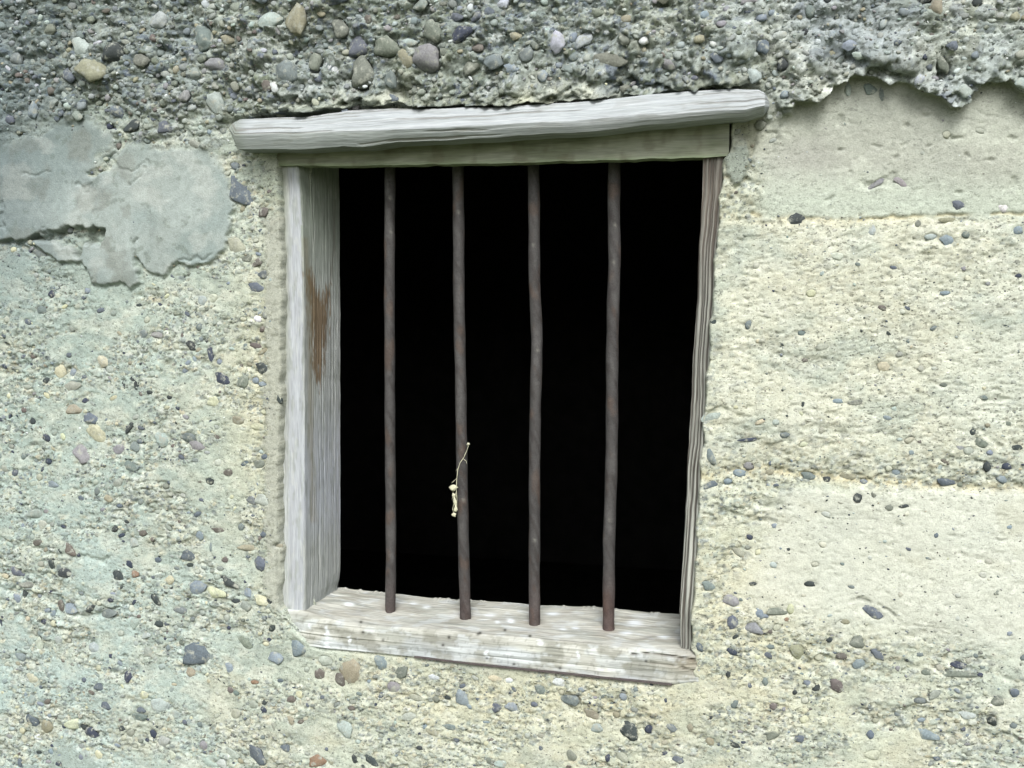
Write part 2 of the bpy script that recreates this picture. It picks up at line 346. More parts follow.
# ragged image pixel coordinates, so that outlines are not clean
jx = fbm(X * 60, Z * 60, 4, 5) * 5; jy = fbm(X * 60, Z * 60, 4, 15) * 5
JX, JY = PX + jx, PY + jy

ledge_y = np.interp(JX, [p[0] for p in LEDGE], [p[1] for p in LEDGE])
up = ledge_y - (PY + jy * 0.5)                               # >0 above the ledge line
right_end = smooth(755, 800, PX)
over_board = smooth(225, 260, PX) * (1 - smooth(740, 770, PX))
upper = smooth(-2.0, 4.0, up) * np.maximum(right_end, over_board) + smooth(-40, 36, up + 40 * fbm(X * 14, Z * 14, 3, 403)) * (1 - np.maximum(right_end, over_board))
top_in = np.clip(up, 0, 400)
# masks
panel = smooth(745, 775, JX) * smooth(222, 212, JY) * (1 - upper)
# soft boundary pieces on the right
mid_right = smooth(695, 730, JX) * smooth(214, 224, PY) * smooth(500, 420, JY)
pale_panel = smooth(735, 800, JX + (PY - 520) * 0.4) * smooth(482, 500, JY) * smooth(640, 595, JY - (PX - 760) * 0.12)
sd_patch = poly_sdf(PX + jx * 0.5 + fbm(X * 200, Z * 200, 2, 404) * 1.5, PY + jy * 0.5, PATCH)
sd_h1 = poly_sdf(PX + jx * 0.8, PY + jy * 0.8, PATCH_HOLE1)
sd_h2 = poly_sdf(PX + jx * 0.8, PY + jy * 0.8, PATCH_HOLE2)
sd = np.maximum(sd_patch, np.maximum(-sd_h1, -sd_h2))
# the top-left edge of the render fades into the rough layer
patch_m = smooth(1.2, -1.2, sd) * (1 - 0.75 * smooth(-9, 0, sd + 6 * fbm(X * 40, Z * 40, 3, 119)) * smooth(185, 150, PY))
smoothness = np.clip(np.maximum.reduce([patch_m, panel * 0.93, pale_panel * 0.80, mid_right * 0.66]), 0, 1)
trowel = smooth(-0.18, 0.22, fbm(X * 9 + 4, Z * 15, 4, 301)) * 0.82 * (1 - upper)
broken = smooth(0.12, 0.40, fbm(X * 7 + 9, Z * 16, 4, 305)) * (1 - upper) * (1 - smooth(0.5, 0.9, smoothness))
broken = np.maximum(broken, np.exp(-((PX - 50) / 90) ** 2 - ((PY - 603) / 14) ** 2))
broken = np.maximum(broken, np.exp(-((PX - 90) / 90) ** 2 - ((PY - 735) / 26) ** 2))
broken = np.maximum(broken, np.exp(-((PX - 830) / 120) ** 2 - ((PY - 655) / 26) ** 2))
broken = np.maximum(broken, np.exp(-((PX - 900) / 170) ** 2 - ((PY - 466) / 14) ** 2))
broken = np.maximum(broken, np.exp(-((PX - 262) / 14) ** 2 - ((PY - 350) / 90) ** 2) * .7)
broken = broken * (smoothness < 0.9)
smoothness = np.clip(np.maximum(smoothness, trowel * (1 - broken)), 0, 1)
rough = (1 - smoothness)

# relief
lg = fbm(X * 5, Z * 5, 3, 1)
md = fbm(X * 26, Z * 30, 4, 2)
fn = fbm(X * 110, Z * 150, 4, 3)
d1, d2, c1 = worley(X * 58 + md * 0.5, Z * 66 + md * .3, 4)
e1, e2, k1 = worley(X * 125 + fn * 0.4, Z * 150, 8)
g1, g2, q1 = worley(X * 260, Z * 300, 12)
st1 = np.sqrt(np.clip(1 - (d1 / 0.55) ** 2, 0, 1)) * (c1 > 0.35)
st2 = np.sqrt(np.clip(1 - (e1 / 0.5) ** 2, 0, 1)) * (k1 > 0.45)
st3 = np.sqrt(np.clip(1 - (g1 / 0.5) ** 2, 0, 1)) * (q1 > 0.5)
h = lg * 0.004 + md * (0.0007 + 0.0009 * rough + 0.0030 * upper) + fn * (0.0002 + 0.00015 * rough + 0.0006 * upper)
h += st1 * (0.0003 * rough * (1 - upper) + 0.0042 * upper) + st2 * (0.0003 * rough + 0.0020 * upper) * rough + st3 * (0.0003 + 0.0003 * upper) * rough
h += broken * (fbm(X * 45, Z * 80, 3, 309) * 0.0028 - 0.0012 + st2 * 0.0012)
calm_r = smooth(670, 760, PX) * upper * smooth(4, 30, up)
h = h * (1 - .45 * calm_r) + .45 * calm_r * lg * .004
# broken lamellae: horizontal chips
lam = fbm(X * 34, Z * 120, 4, 21)
chip = smooth(0.22, 0.42, lam) * rough
h -= chip * (0.0008 + 0.001 * upper)
pitn = fbm(X * 70, Z * 190, 3, 31)
pit = smooth(0.50, 0.58, pitn) * (0.25 + 0.75 * rough)
pit = np.maximum(pit, smooth(0.52, 0.58, fbm(X * 90, Z * 300, 2, 33)) * mid_right * .7)
h -= pit * 0.0019
pit2 = smooth(0.52, 0.60, fbm(X * 170, Z * 230, 2, 37)) * (0.12 + 0.88 * rough)
h -= pit2 * 0.0016
# the thick upper layer
thick = 0.020 * np.maximum(over_board * 0.85, right_end * 0.72) + 0.003
h += upper * thick * (1 + 0.25 * md)
h += upper * fbm(X * 14, Z * 16, 3, 41) * 0.007
lipc = smooth(60, 0, up) * upper * np.maximum(over_board, right_end)
h -= lipc * smooth(0.05, 0.5, fbm(X * 30, Z * 45, 3, 43)) * 0.012       # cavities along the lip
cav = np.exp(-((PX - 650) / 20) ** 2 - ((PY - 70) / 9) ** 2)
h -= cav * 0.010
cavs = [(112, 27, 12, 6, .010), (600, 82, 60, 6, .008), (300, 100, 50, 5, .010), (160, 52, 10, 5, .006), (880, 70, 22, 5, .007), (268, 72, 18, 6, .007), (700, 50, 16, 5, .006), (410, 90, 14, 5, .008)]
for a, b_, c_, d_, e_ in cavs:
    h -= e_ * np.exp(-((JX - a) / c_) ** 2 - ((JY - b_) / d_) ** 2)
# render patch at left
h = np.where(patch_m > 0, h * (1 - patch_m) + patch_m * (0.0022 + 0.0024 * smooth(180, 245, PY) * smooth(300, 262, PY) + lg * 0.003 + fbm(X * 12, Z * 12, 3, 51) * 0.0012 + fn * 0.0001), h)
h -= np.exp(-((sd - 2.0) / 1.6) ** 2) * 0.0018 * smooth(170, 200, PY)
h -= smooth(3, -1, sd_h1) * (0.0060 + 0.003 * smooth(-0.2, 0.3, md)) * (PX < 115)
# cracks and edges in the patch
for pts, w_, dep in [([(84, 173), (96, 176), (104, 170), (110, 158), (119, 152)], 1.3, .003), ([(112, 160), (130, 175), (148, 160), (146, 175), (130, 185)], 1.0, .0018),
                     ([(27, 174), (40, 176), (50, 172)], 1.0, .002), ([(0, 242), (20, 246), (32, 250), (44, 256)], 2.5, .004), ([(6, 226), (4, 212), (2, 205)], 2.0, .003),
                     ([(136, 262), (134, 250), (138, 240)], 1.5, .003), ([(178, 262), (190, 258), (206, 260), (214, 254)], 1.4, .0025), ([(118, 146), (120, 136)], 2, .004),
                     ([(80, 186), (88, 190), (90, 182)], 1.4, .0025)]:
    h -= np.exp(-(line_d(JX, JY, pts) / w_) ** 2) * dep
# seams of the shuttering boards, right side
seam = lambda pts, w_: np.exp(-(line_d(PX + jx * .35, PY + jy * .5, pts) / w_) ** 2)
s1 = seam([(752, 214), (800, 217), (850, 220), (925, 216), (1030, 213), (1200, 210)], 1.8) * smooth(-0.35, 0.15, fbm(X * 30, Z * 5, 3, 61))
h -= s1 * 0.0030
h += smooth(214, 232, PY) * smooth(760, 780, PX) * smooth(400, 230, PY) * 0.0022
s2 = seam([(700, 476), (760, 470), (840, 478), (930, 486), (1040, 490)], 5.0)
h -= s2 * 0.0020
h -= smooth(495, 486, JY) * smooth(450, 480, JY) * smooth(700, 730, PX) * 0.002
s3 = seam([(855, 598), (880, 606), (905, 622), (935, 628), (960, 634)], 1.5) * smooth(-.2, .25, fbm(X * 60, Z * 60, 3, 311)) * smooth(960, 900, PX)
h -= s3 * 0.0025
s4 = seam([(925, 538), (950, 536), (975, 538), (1010, 540)], 1.0) * smooth(0, .3, fbm(X * 60, Z * 60, 3, 312)); h -= s4 * 0.0020
for (a, b_, w_, h_) in [(877, 183, 16, 4), (890, 178, 12, 5), (953, 139, 7, 2), (1012, 138, 5, 2), (905, 125, 3, 3), (878, 146, 5, 2), (842, 148, 3, 3), (903, 145, 3, 2), (925, 114, 3, 2), (766, 132, 7, 2), (831, 198, 5, 2), (1014, 183, 4, 5),
                       (967, 156, 3, 2), (930, 146, 3, 2), (958, 193, 4, 2), (838, 118, 3, 5), (896, 155, 4, 2), (850, 170, 3, 2), (990, 160, 3, 2), (1000, 400, 12, 3), (997, 390, 8, 2)]:
    h -= 0.0022 * smooth(1.3, 0.6, np.hypot((JX - a) / w_, (JY - b_) / h_) + .35 * fn)
s5 = seam([(990, 745), (1003, 734), (1015, 738), (1030, 748)], 2.0); h -= s5 * 0.004
s6 = seam([(975, 110), (985, 116), (998, 117)], 1.0); h -= s6 * .0016
s7 = seam([(948, 140), (955, 139), (963, 138), (948, 142)], 1.2) + seam([(783, 122), (775, 133)], 1.4) + seam([(990, 136), (1012, 137)], 1.0) * 0; h -= s7 * .002
# left: ridges and breaks
for pts, w_, dep in [([(0, 590), (20, 592), (60, 600), (75, 616), (110, 612), (125, 606)], 3.0, .004), ([(20, 622), (50, 618), (70, 628)], 2.0, -.002), ([(238, 365), (252, 370), (262, 374)], 2, .003),
                     ([(0, 576), (25, 574), (60, 580)], 2, .003), ([(300, 620), (288, 606)], 3, .003), ([(60, 303), (90, 310)], 2, .002), ([(420, 733), (470, 746), (520, 750)], 2, .0015),
                     ([(0, 540), (50, 552), (110, 560)], 3, .003)]:
    h -= np.exp(-(line_d(JX, JY, pts) / w_) ** 2) * dep
# slab of pale cement at the bottom left corner
sd_slab = poly_sdf(JX, JY, [(48, 800), (50, 748), (62, 730), (70, 742), (92, 757), (112, 764), (116, 800)])
slab = smooth(1.5, -1.5, sd_slab); h = h * (1 - slab) + slab * (0.004 + fn * 0.0003)
# concrete lips round the frame
sd_f = poly_sdf(PX + fbm(X * 36, Z * 36, 3, 401) * 2.6, PY + fbm(X * 36, Z * 36, 3, 402) * 2.2, FRAME)
sd_b = poly_sdf(PX, PY, BOARD_POLY)
collar = smooth(26, 4, sd_f) * (1 - upper) * smooth(150, 175, PY)
h = h * (1 - 0.35 * collar) + collar * 0.003 * smooth(650, 600, PY)
lip = smooth(262, 269, JX) * smooth(292, 284, JX) * smooth(200, 225, JY) * smooth(615, 600, JY)
h = h * (1 - .8 * lip) + .8 * lip * (0.0030 + fn * 0.0003 + md * .0006)
# smeared cement by the upper right corner of the frame, and the bite above it
smear = smooth(2, -3, poly_sdf(JX, JY, [(728, 152), (742, 140), (752, 160), (748, 178), (738, 182), (728, 172), (724, 160)]))
h = h * (1 - smear) + smear * 0.004
bite = smooth(2, -6, poly_sdf(JX, JY, [(738, 118), (768, 114), (760, 140), (752, 160), (742, 140), (733, 138)]))
h -= bite * 0.005
crack_l = np.exp(-(line_d(PX + jx * .25, PY, [(280, 500), (279, 560), (280, 604)]) / 1.6) ** 2)
h -= crack_l * 0.005
h -= np.exp(-(line_d(PX + jx * .2, PY + jy * .25, [(285, 620), (318, 648), (410, 658), (480, 665), (600, 678), (672, 686)]) / 1.5) ** 2) * 0.006
h += 0.0035 * np.exp(-((JX - 288) / 24) ** 2 - ((JY - 632) / 22) ** 2)
# sink behind frame and board
sink = smooth(0.8, -2.4, sd_f)
h = h * (1 - sink) - sink * 0.034
# keep the surface around the board inside it, so the board is seen to lie in the concrete
sinkb = smooth(-1.0, -4.0, sd_b)
h = h * (1 - sinkb) + sinkb * np.minimum(h, -0.006)

# ------------------------------------------------------------------ colour of the wall (albedo, with some vignette and shade painted in)
col = np.empty(X.shape + (3,))
col[:] = alb(206, 210, 184)
col = mixc(col, alb(168, 186, 174), smooth(500, 40, PX) * 0.85)
col = mixc(col, alb(188, 206, 196), smooth(420, 60, PX) * smooth(440, 620, PY) * 0.55)                 # both: cool lens-vignette tint painted in towards the left
col = mixc(col, alb(222, 222, 196), mid_right * 0.8)
col = mixc(col, alb(212, 222, 206), smooth(860, 1040, PX) * smooth(150, 420, PY) * 0.45)
blot = fbm(X * 9, Z * 12, 4, 71)
col = mixc(col, alb(206, 202, 172), smooth(0.0, 0.5, blot) * (0.25 + 0.25 * smooth(600, 700, PY)))              # sandy buff
col = mixc(col, alb(172, 184, 168), smooth(0.0, 0.5, fbm(X * 11, Z * 16, 4, 75)) * 0.55)
col = mixc(col, alb(222, 224, 202), smooth(0.05, 0.4, fbm(X * 22, Z * 36, 4, 77)) * 0.55 * (1 - 0.5 * smooth(300, 0, PX)))
col = mixc(col, alb(178, 176, 150), broken * 0.5 * smooth(-.2, .3, fbm(X * 40, Z * 60, 3, 79)))
yel = (np.exp(-((PX - 265) / 40) ** 2 - ((PY - 400) / 130) ** 2) * .5 + np.exp(-((PX - 750) / 60) ** 2 - ((PY - 600) / 60) ** 2) * .6 + s2 * 0.8 * (PX > 690)
       + np.exp(-((PX - 820) / 120) ** 2 - ((PY - 218) / 8) ** 2) * .5 + np.exp(-((PX - 560) / 260) ** 2 - ((PY - 700) / 40) ** 2) * .35)
col = mixc(col, alb(218, 208, 166), np.clip(yel, 0, 1))
mot = fbm(X * 70, Z * 110, 4, 81)
col *= (1 + 0.14 * mot * (0.35 + 0.65 * rough))[..., None]
cc = fbm(X * 45, Z * 80, 3, 85)
col = mixc(col, alb(152, 160, 144), smooth(0.12, 0.5, cc) * 0.45 * rough)
col = mixc(col, alb(226, 230, 206), smooth(0.15, 0.5, fbm(X * 50, Z * 90, 3, 88)) * 0.45 * (0.4 + 0.6 * rough))
# sand grains and small aggregate set in the matrix
def stones(mask, cid, seed, strength, base):
    global col
    pal = np.array([alb(*c) for c in base])
    idx = np.floor((cid * 7919.13) % 1.0 * len(pal)).astype(int).clip(0, len(pal) - 1)
    m = np.clip(mask * strength, 0, 1)[..., None]
    col = col * (1 - m) + pal[idx] * m
mixed = [(190, 198, 178), (166, 178, 164), (206, 206, 176), (140, 150, 148), (176, 186, 176), (214, 218, 204), (120, 130, 128), (198, 190, 160), (100, 108, 110), (170, 176, 160)]
dirty = [(196, 202, 192), (176, 180, 160), (106, 112, 100), (130, 142, 132), (148, 156, 144), (110, 122, 124), (160, 168, 160), (104, 112, 120), (128, 136, 116), (164, 172, 160), (110, 118, 96), (134, 142, 130), (78, 84, 82), (146, 150, 134), (108, 118, 132)]
calm = rough * (1 - upper)
stones(smooth(0.35, 0.5, st2) * calm * (k1 > 0.62), k1, 1, 0.6, mixed)
stones(smooth(0.35, 0.5, st3) * calm * (q1 > 0.6), q1, 2, 0.6, mixed)
# dirty upper layer
upc = smooth(-46, 40, up - 2 + 46 * fbm(X * 14, Z * 14, 3, 403)) * (1 - right_end) + upper * right_end
col_u = np.empty_like(col); col_u[:] = alb(150, 158, 144)
col_u = mixc(col_u, alb(116, 124, 104), smooth(-0.1, 0.5, fbm(X * 10, Z * 14, 4, 91)) * 0.6)
col_u = mixc(col_u, alb(182, 188, 176), smooth(0.05, 0.5, fbm(X * 9, Z * 9, 4, 95)) * 0.6)
col_u = mixc(col_u, alb(196, 200, 184), smooth(660, 740, PX) * .85 * smooth(-.3, .3, fbm(X * 9, Z * 9, 3, 98)))
col_u = mixc(col_u, alb(164, 172, 168), smooth(770, 840, PX) * smooth(930, 880, PX) * smooth(80, 50, PY) * 0.6)
col_u = mixc(col_u, alb(190, 196, 176), smooth(930, 980, PX) * smooth(10, 40, PY) * 0.6)
col_u = mixc(col_u, alb(172, 178, 160), np.exp(-((PX - 720) / 60) ** 2 - ((PY - 25) / 30) ** 2) * 0.7)
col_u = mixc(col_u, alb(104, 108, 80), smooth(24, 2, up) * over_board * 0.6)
col_u = mixc(col_u, alb(134, 148, 158), smooth(-.1, .5, fbm(X * 7, Z * 7, 3, 99)) * .35)
col_u *= (1.12 * (1 + 0.30 * mot) * (1 + .10 * smooth(660, 760, PX)))[..., None]
col = mixc(col, 0, upc) + col_u * upc[..., None]
stones(smooth(0.35, 0.5, st1) * upc * (c1 > 0.5), c1, 3, 0.6, dirty)
upc2 = upc * (1 - .55 * smooth(670, 760, PX))
stones(smooth(0.35, 0.5, st2) * upc2, k1, 4, 0.8, dirty)
stones(smooth(0.35, 0.5, st3) * upc2, q1, 5, 0.75, dirty)
quiet = smooth(770, 830, PX) * smooth(960, 900, PX) * smooth(75, 40, PY) * fbm(X * 12, Z * 12, 2, 97).clip(-.3, .3) * 1.0 + smooth(770, 830, PX) * smooth(960, 900, PX) * smooth(80, 50, PY) * .6
col = mixc(col, alb(162, 171, 169), quiet.clip(0, 1) * 0.6)
# stains on the right panel, darker towards the ledge, and pits
col = mixc(col, alb(194, 198, 180), panel * 0.75)
col = mixc(col, alb(176, 178, 162), panel * smooth(0.0, 0.5, fbm(X * 8, Z * 10, 4, 101)) * 0.55)
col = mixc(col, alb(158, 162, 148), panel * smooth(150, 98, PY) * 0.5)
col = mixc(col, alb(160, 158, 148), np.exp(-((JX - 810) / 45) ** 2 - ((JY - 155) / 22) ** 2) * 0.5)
col = mixc(col, alb(198, 208, 186), np.clip(panel * smooth(160, 205, PY) * 0.6, 0, 1))
col = mixc(col, alb(220, 222, 202), pale_panel * 0.75)
col = mixc(col, alb(190, 188, 158), pale_panel * smooth(0.25, 0.5, blot) * 0.25)
pc = np.empty_like(col); pc[:] = alb(168, 178, 168)
pc = mixc(pc, alb(150, 164, 156), smooth(-0.1, 0.5, fbm(X * 13, Z * 13, 4, 111)) * 0.7)
pc = mixc(pc, alb(134, 146, 142), smooth(150, 10, PX + 60 * fbm(X * 10, Z * 10, 3, 112)) * .7)
pc = mixc(pc, alb(140, 152, 142), smooth(175, 140, PY) * .5)
pc = mixc(pc, alb(182, 192, 182), smooth(0.0, 0.45, fbm(X * 9, Z * 9, 3, 115)) * 0.6)
pc = mixc(pc, alb(118, 128, 114), smooth(0.46, 0.6, fbm(X * 60, Z * 60, 3, 117)) * 0.45)
pc = mixc(pc, alb(138, 142, 130), smooth(0.05, 0.4, fbm(X * 22, Z * 22, 4, 118)) * 0.6 * smooth(190, 100, PX))
pc = mixc(pc, alb(190, 196, 184), smooth(0.1, 0.45, fbm(X * 17 + 5, Z * 24, 4, 405)) * 0.5)
pc *= (1 + 0.05 * mot)[..., None]
col = mixc(col, 0, patch_m) + pc * patch_m[..., None]
# the paler, thinner skin below the render patch and a vignette painted dark at the left edge
skin = smooth(6, -2, poly_sdf(JX, JY, [(84, 255), (134, 262), (142, 285), (126, 293), (100, 290), (60, 285), (40, 262)])) * (1 - patch_m)
col = mixc(col, alb(160, 174, 160), skin * 0.7)
edge_vignette = np.exp(-((PX - 0) / 70) ** 2 - ((PY - 190) / 110) ** 2) * (1 - patch_m * 0.6)
col = mixc(col, alb(112, 126, 126), edge_vignette * 0.7)
col = mixc(col, alb(96, 102, 84), smooth(3, -1, sd_h1) * .6 * smooth(-.1, .2, md))  # shade painted into the first hole to deepen it
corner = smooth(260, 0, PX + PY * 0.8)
col = mixc(col, alb(92, 106, 108), corner * 0.6)  # lens vignette painted over the top-left corner
col = mixc(col, alb(168, 182, 170), slab * 0.9)
col = mixc(col, alb(150, 156, 132), collar * 0.45 * smooth(600, 500, PY) * (PX < 500))
col = mixc(col, alb(160, 168, 152), smear)
col = mixc(col, alb(184, 186, 168), lip * .8)
col = mixc(col, alb(150, 150, 124), bite * 0.5)
col = mixc(col, alb(90, 92, 66), np.clip(pit * 0.35 + pit2 * 0.35, 0, 1) * (0.5 + 0.5 * rough))     # darker inside the pits
col = mixc(col, alb(196, 180, 130), s1 * 0.5)
col = mixc(col, alb(70, 74, 66), np.clip(s3 * 0.5 + s4 * .3, 0, 1))

# ------------------------------------------------------------------ stones: collect, bed into the relief, then build
def Hs(x, z, arr):
    i = int(np.clip(np.searchsorted(gx, x), 1, len(gx) - 1)); j = int(np.clip(np.searchsorted(gz, z), 1, len(gz) - 1))
    return arr[j, i]

pebbles = []          # (x, z, rx, rz, ry, tilt, colour)
occ = []
def colour_of(name):
    c = alb(*PAL[name]) * (0.92 + 0.16 * random.random())
    return np.clip(c * (1 + 0.02 * rng.standard_normal(3)), 0.01, 0.6)
for (px, py, w_, h_, t_, cn) in S:
    x0, z0 = at(px, py); sc = (at(px + 5, py)[0] - at(px - 5, py)[0]) / 10
    pebbles.append([x0, z0, w_ / 2 * sc, h_ / 2 * sc * 0.98, math.radians(t_), colour_of(cn), True])
    occ.append((px, py, (w_ + h_) / 4))

def allowed(px, py):
    if 272 < px < 735 and 128 < py < 655: return False
    return True
# density by region: number of medium, small, tiny stones
palU = ['pale', 'ice', 'tan', 'pale', 'lilac', 'grey', 'green', 'slate', 'pale', 'blue', 'dark', 'tan', 'green', 'grey', 'lilac', 'white', 'brown']
palL = ['grey', 'pale', 'slate', 'cream', 'blue', 'lilac', 'green', 'tan', 'cream', 'grey', 'pale', 'dark', 'brown', 'yellow', 'navy']
occ_a = np.array(occ)
def fits(px, py, r):
    global occ_a
    d = np.hypot(occ_a[:, 0] - px, occ_a[:, 1] - py)
    return bool((d > (occ_a[:, 2] + r) * 0.92).all())
grid_sm = lambda px, py, arr: Hs(*at(px, py), arr)
gr_list = []
def scatter(n, smin, smax, dens, dest, only=None):
    global occ_a
    made = 0; tries = 0; buf = []
    while made < n and tries < n * 12:
        tries += 1
        px = random.uniform(-20, 1044); py = random.uniform(-30, 790)
        if not allowed(px, py): continue
        x0, z0 = at(px, py)
        f = Hs(x0, z0, sd_f)
        if f < 3 or Hs(x0, z0, sd_b) < 2: continue
        u_ = Hs(x0, z0, upc); sm = Hs(x0, z0, smoothness)
        if random.random() > dens(u_, sm, px, py): continue
        if smax > 6 and Hs(x0, z0, patch_m) > .2: continue
        s = smin + (smax - smin) * random.random() ** 2.0
        w_ = s * random.uniform(0.85, 1.25); h_ = s * random.uniform(0.5, 0.95)
        if abs(f) < max(w_, h_) / 2 + 1: continue
        if smax > 6:
            if not fits(px, py, s / 2): continue
            occ_a = np.vstack([occ_a, (px, py, s / 2)])
        sc = (at(px + 5, py)[0] - at(px - 5, py)[0]) / 10
        nm = random.choice(only or (palU if u_ > 0.5 else palL))
        c = colour_of(nm)
        if not only and random.random() < 0.6:                      # cement film over the stone: close to the colour around it
            c = c * 0.35 + Hs(x0, z0, col) * 0.65
        dest.append([x0, z0, w_ / 2 * sc, h_ / 2 * sc, math.radians(random.gauss(0, 28)), c, False])
        made += 1
dn = lambda u_, sm, px, py: (0.95 if u_ > .5 else (0.015 if sm > .85 else (0.22 if sm > .35 else 0.55 + 0.35 * (py > 520))))
scatter(260, 7.5, 15, dn, pebbles)
scatter(2600, 3.6, 7.5, dn, gr_list)
scatter(1500, 5.0, 10.0, lambda u_, sm, px, py: .95 if u_ > .5 else 0, gr_list)
scatter(4200, 2.0, 3.6, dn, gr_list)
scatter(240, 3.5, 7.5, lambda u_, sm, px, py: .9 if (sm < .5 and u_ < .5 and (py > 520 or px < 270 or random.random() < .3)) else 0, gr_list, ['dark', 'slate', 'navy', 'slate', 'brown', 'blue', 'grey'])
scatter(2600, 1.3, 3.2, lambda u_, sm, px, py: (0.5 if sm < .85 else .06), gr_list, ['dark', 'dark', 'slate', 'navy', 'white', 'brown'])
pebbles.sort(key=lambda p: -p[2] * p[3])
gr_list += pebbles[300:]
pebbles = pebbles[:300]

# bed the larger stones: a fine dark joint on the lower side, matrix rising against them
for (x0, z0, rx, rz, t_, c, hand) in pebbles + [g for g in gr_list if g[2] > 0.004]:
    R_ = max(rx, rz) * 1.7
    i0, i1 = np.searchsorted(gx, [x0 - R_, x0 + R_]); j0, j1 = np.searchsorted(gz, [z0 - R_, z0 + R_])
    if i1 <= i0 or j1 <= j0: continue
    dx = X[j0:j1, i0:i1] - x0; dz = Z[j0:j1, i0:i1] - z0
    a = dx * math.cos(t_) + dz * math.sin(t_); b_ = -dx * math.sin(t_) + dz * math.cos(t_)
    q = np.hypot(a / rx, b_ / rz)
    g_ = np.exp(-((q - 1.08) / 0.13) ** 2) * (0.7 + 0.6 * np.clip(-dz / R_, -1, 1)) * (0.5 + 0.5 * np.sin(np.arctan2(dz, dx) * 2 + x0 * 900))
    amp = 0.0016 if hand else 0.0010
    h[j0:j1, i0:i1] -= np.clip(g_, 0, 1.3) * amp * min(1, max(rx, rz) / 0.006)
    # surface inside stays under the stone
    ins = smooth(1.0, 0.8, q)
    ctr = h[(j0 + j1) // 2, (i0 + i1) // 2]
    h[j0:j1, i0:i1] = h[j0:j1, i0:i1] * (1 - ins) + ins * (np.minimum(h[j0:j1, i0:i1], ctr) - 0.001)

Yv = -h
grain = np.clip(1.0 - 0.9 * patch_m - 0.5 * panel - 0.6 * pale_panel - 0.25 * upper - 0.4 * trowel - .5 * lip, 0.06, 1)
# the lip of the thick layer hangs over a little
Zv = Z - lipc * np.clip(h, 0, 0.04) * 0.55 * smooth(60, 0, np.abs(PY - 80))
# the outer, far part of the wall stays calm
ny, nx = X.shape
co = np.stack([X, Yv, Zv], -1).reshape(-1, 3)
idx = np.arange(nx * ny).reshape(ny, nx)
quads = np.stack([idx[:-1, :-1], idx[:-1, 1:], idx[1:, 1:], idx[1:, :-1]], -1).reshape(-1, 4)
sdh = poly_sdf(PX, PY, HOLE)
keep = (np.minimum.reduce([sdh[:-1, :-1], sdh[:-1, 1:], sdh[1:, 1:], sdh[1:, :-1]]) > 0).ravel()
quads = quads[keep]

_, gzm = at(500, 400)
wall = thing('concrete_wall', (0, 0, 0), 'weathered pebbly concrete wall with pale cream matrix surrounding the barred window', 'wall')
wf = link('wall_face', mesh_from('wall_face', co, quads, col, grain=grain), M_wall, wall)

# ------------------------------------------------------------------ the body of the wall behind the face, and the dark room
def box_mesh(name, boxes):
    bm = bmesh.new()
    for (x0, x1, y0, y1, z0, z1) in boxes:
        v = [bm.verts.new(p) for p in ((x0, y0, z0), (x1, y0, z0), (x1, y1, z0), (x0, y1, z0), (x0, y0, z1), (x1, y0, z1), (x1, y1, z1), (x0, y1, z1))]
        for f in ((0, 1, 5, 4), (1, 2, 6, 5), (2, 3, 7, 6), (3, 0, 4, 7), (4, 5, 6, 7), (3, 2, 1, 0)):
            bm.faces.new([v[i] for i in f])
    bmesh.ops.recalc_face_normals(bm, faces=bm.faces)
    me = bpy.data.meshes.new(name); bm.to_mesh(me); bm.free()
    return me
wxl = at(284, 400)[0] + 0.010; wxr = at(722, 300)[0] - 0.004
wzt = at(500, 140, 0.05)[1]; wzb = at(400, 655)[1] + 0.012
yb0, yb1 = 0.045, 0.128
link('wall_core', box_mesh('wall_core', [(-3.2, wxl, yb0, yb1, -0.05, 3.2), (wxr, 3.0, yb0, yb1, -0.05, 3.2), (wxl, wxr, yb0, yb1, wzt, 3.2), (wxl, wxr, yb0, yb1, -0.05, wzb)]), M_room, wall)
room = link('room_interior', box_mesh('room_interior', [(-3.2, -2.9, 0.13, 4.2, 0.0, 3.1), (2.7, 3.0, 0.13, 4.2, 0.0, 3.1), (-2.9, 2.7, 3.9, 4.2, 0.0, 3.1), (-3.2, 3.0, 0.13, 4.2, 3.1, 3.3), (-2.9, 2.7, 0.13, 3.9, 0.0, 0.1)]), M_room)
tag(room, kind='structure')
ground = link('ground', mesh_from('ground', [(-300, -300, 0), (300, -300, 0), (300, 300, 0), (-300, 300, 0)], [(0, 1, 2, 3)]), M_ground)
tag(ground, kind='structure')

# ------------------------------------------------------------------ build stones
def stone_mesh(name, sub, seed, rough_=0.13, flat=False):
    bm = bmesh.new(); bmesh.ops.create_icosphere(bm, subdivisions=sub, radius=1.0)
    r = random.Random(seed)
    ph = [(Vector((r.gauss(0, 1), r.gauss(0, 1), r.gauss(0, 1))).normalized(), r.uniform(0.55, 0.95)) for _ in range(11)]
    for v in bm.verts:
        n = v.co.normalized(); k = 1.0
        for d, lim in ph:                                  # flats cut into a ball: worn but still angular
            dd = n.dot(d)
            if dd > lim * 0.92: k = min(k, lim * 0.92 / dd + 0.03)
        q = n * 1.3 + Vector((seed * 3.1, 0, 0))
        v.co = n * max(k, 0.66) * (1 + r.uniform(-1, 1) * rough_ * 0.35 + 0.22 * noise.noise(q) + 0.08 * noise.noise(q * 2.7))
    me = bpy.data.meshes.new(name); bm.to_mesh(me); bm.free()
    me.polygons.foreach_set('use_smooth', np.ones(len(me.polygons), bool))
    return me
pm = [stone_mesh('pebble', 3, 100 + i, 0.05) for i in range(8)]
for m_ in pm: m_.materials.append(M_pebble)
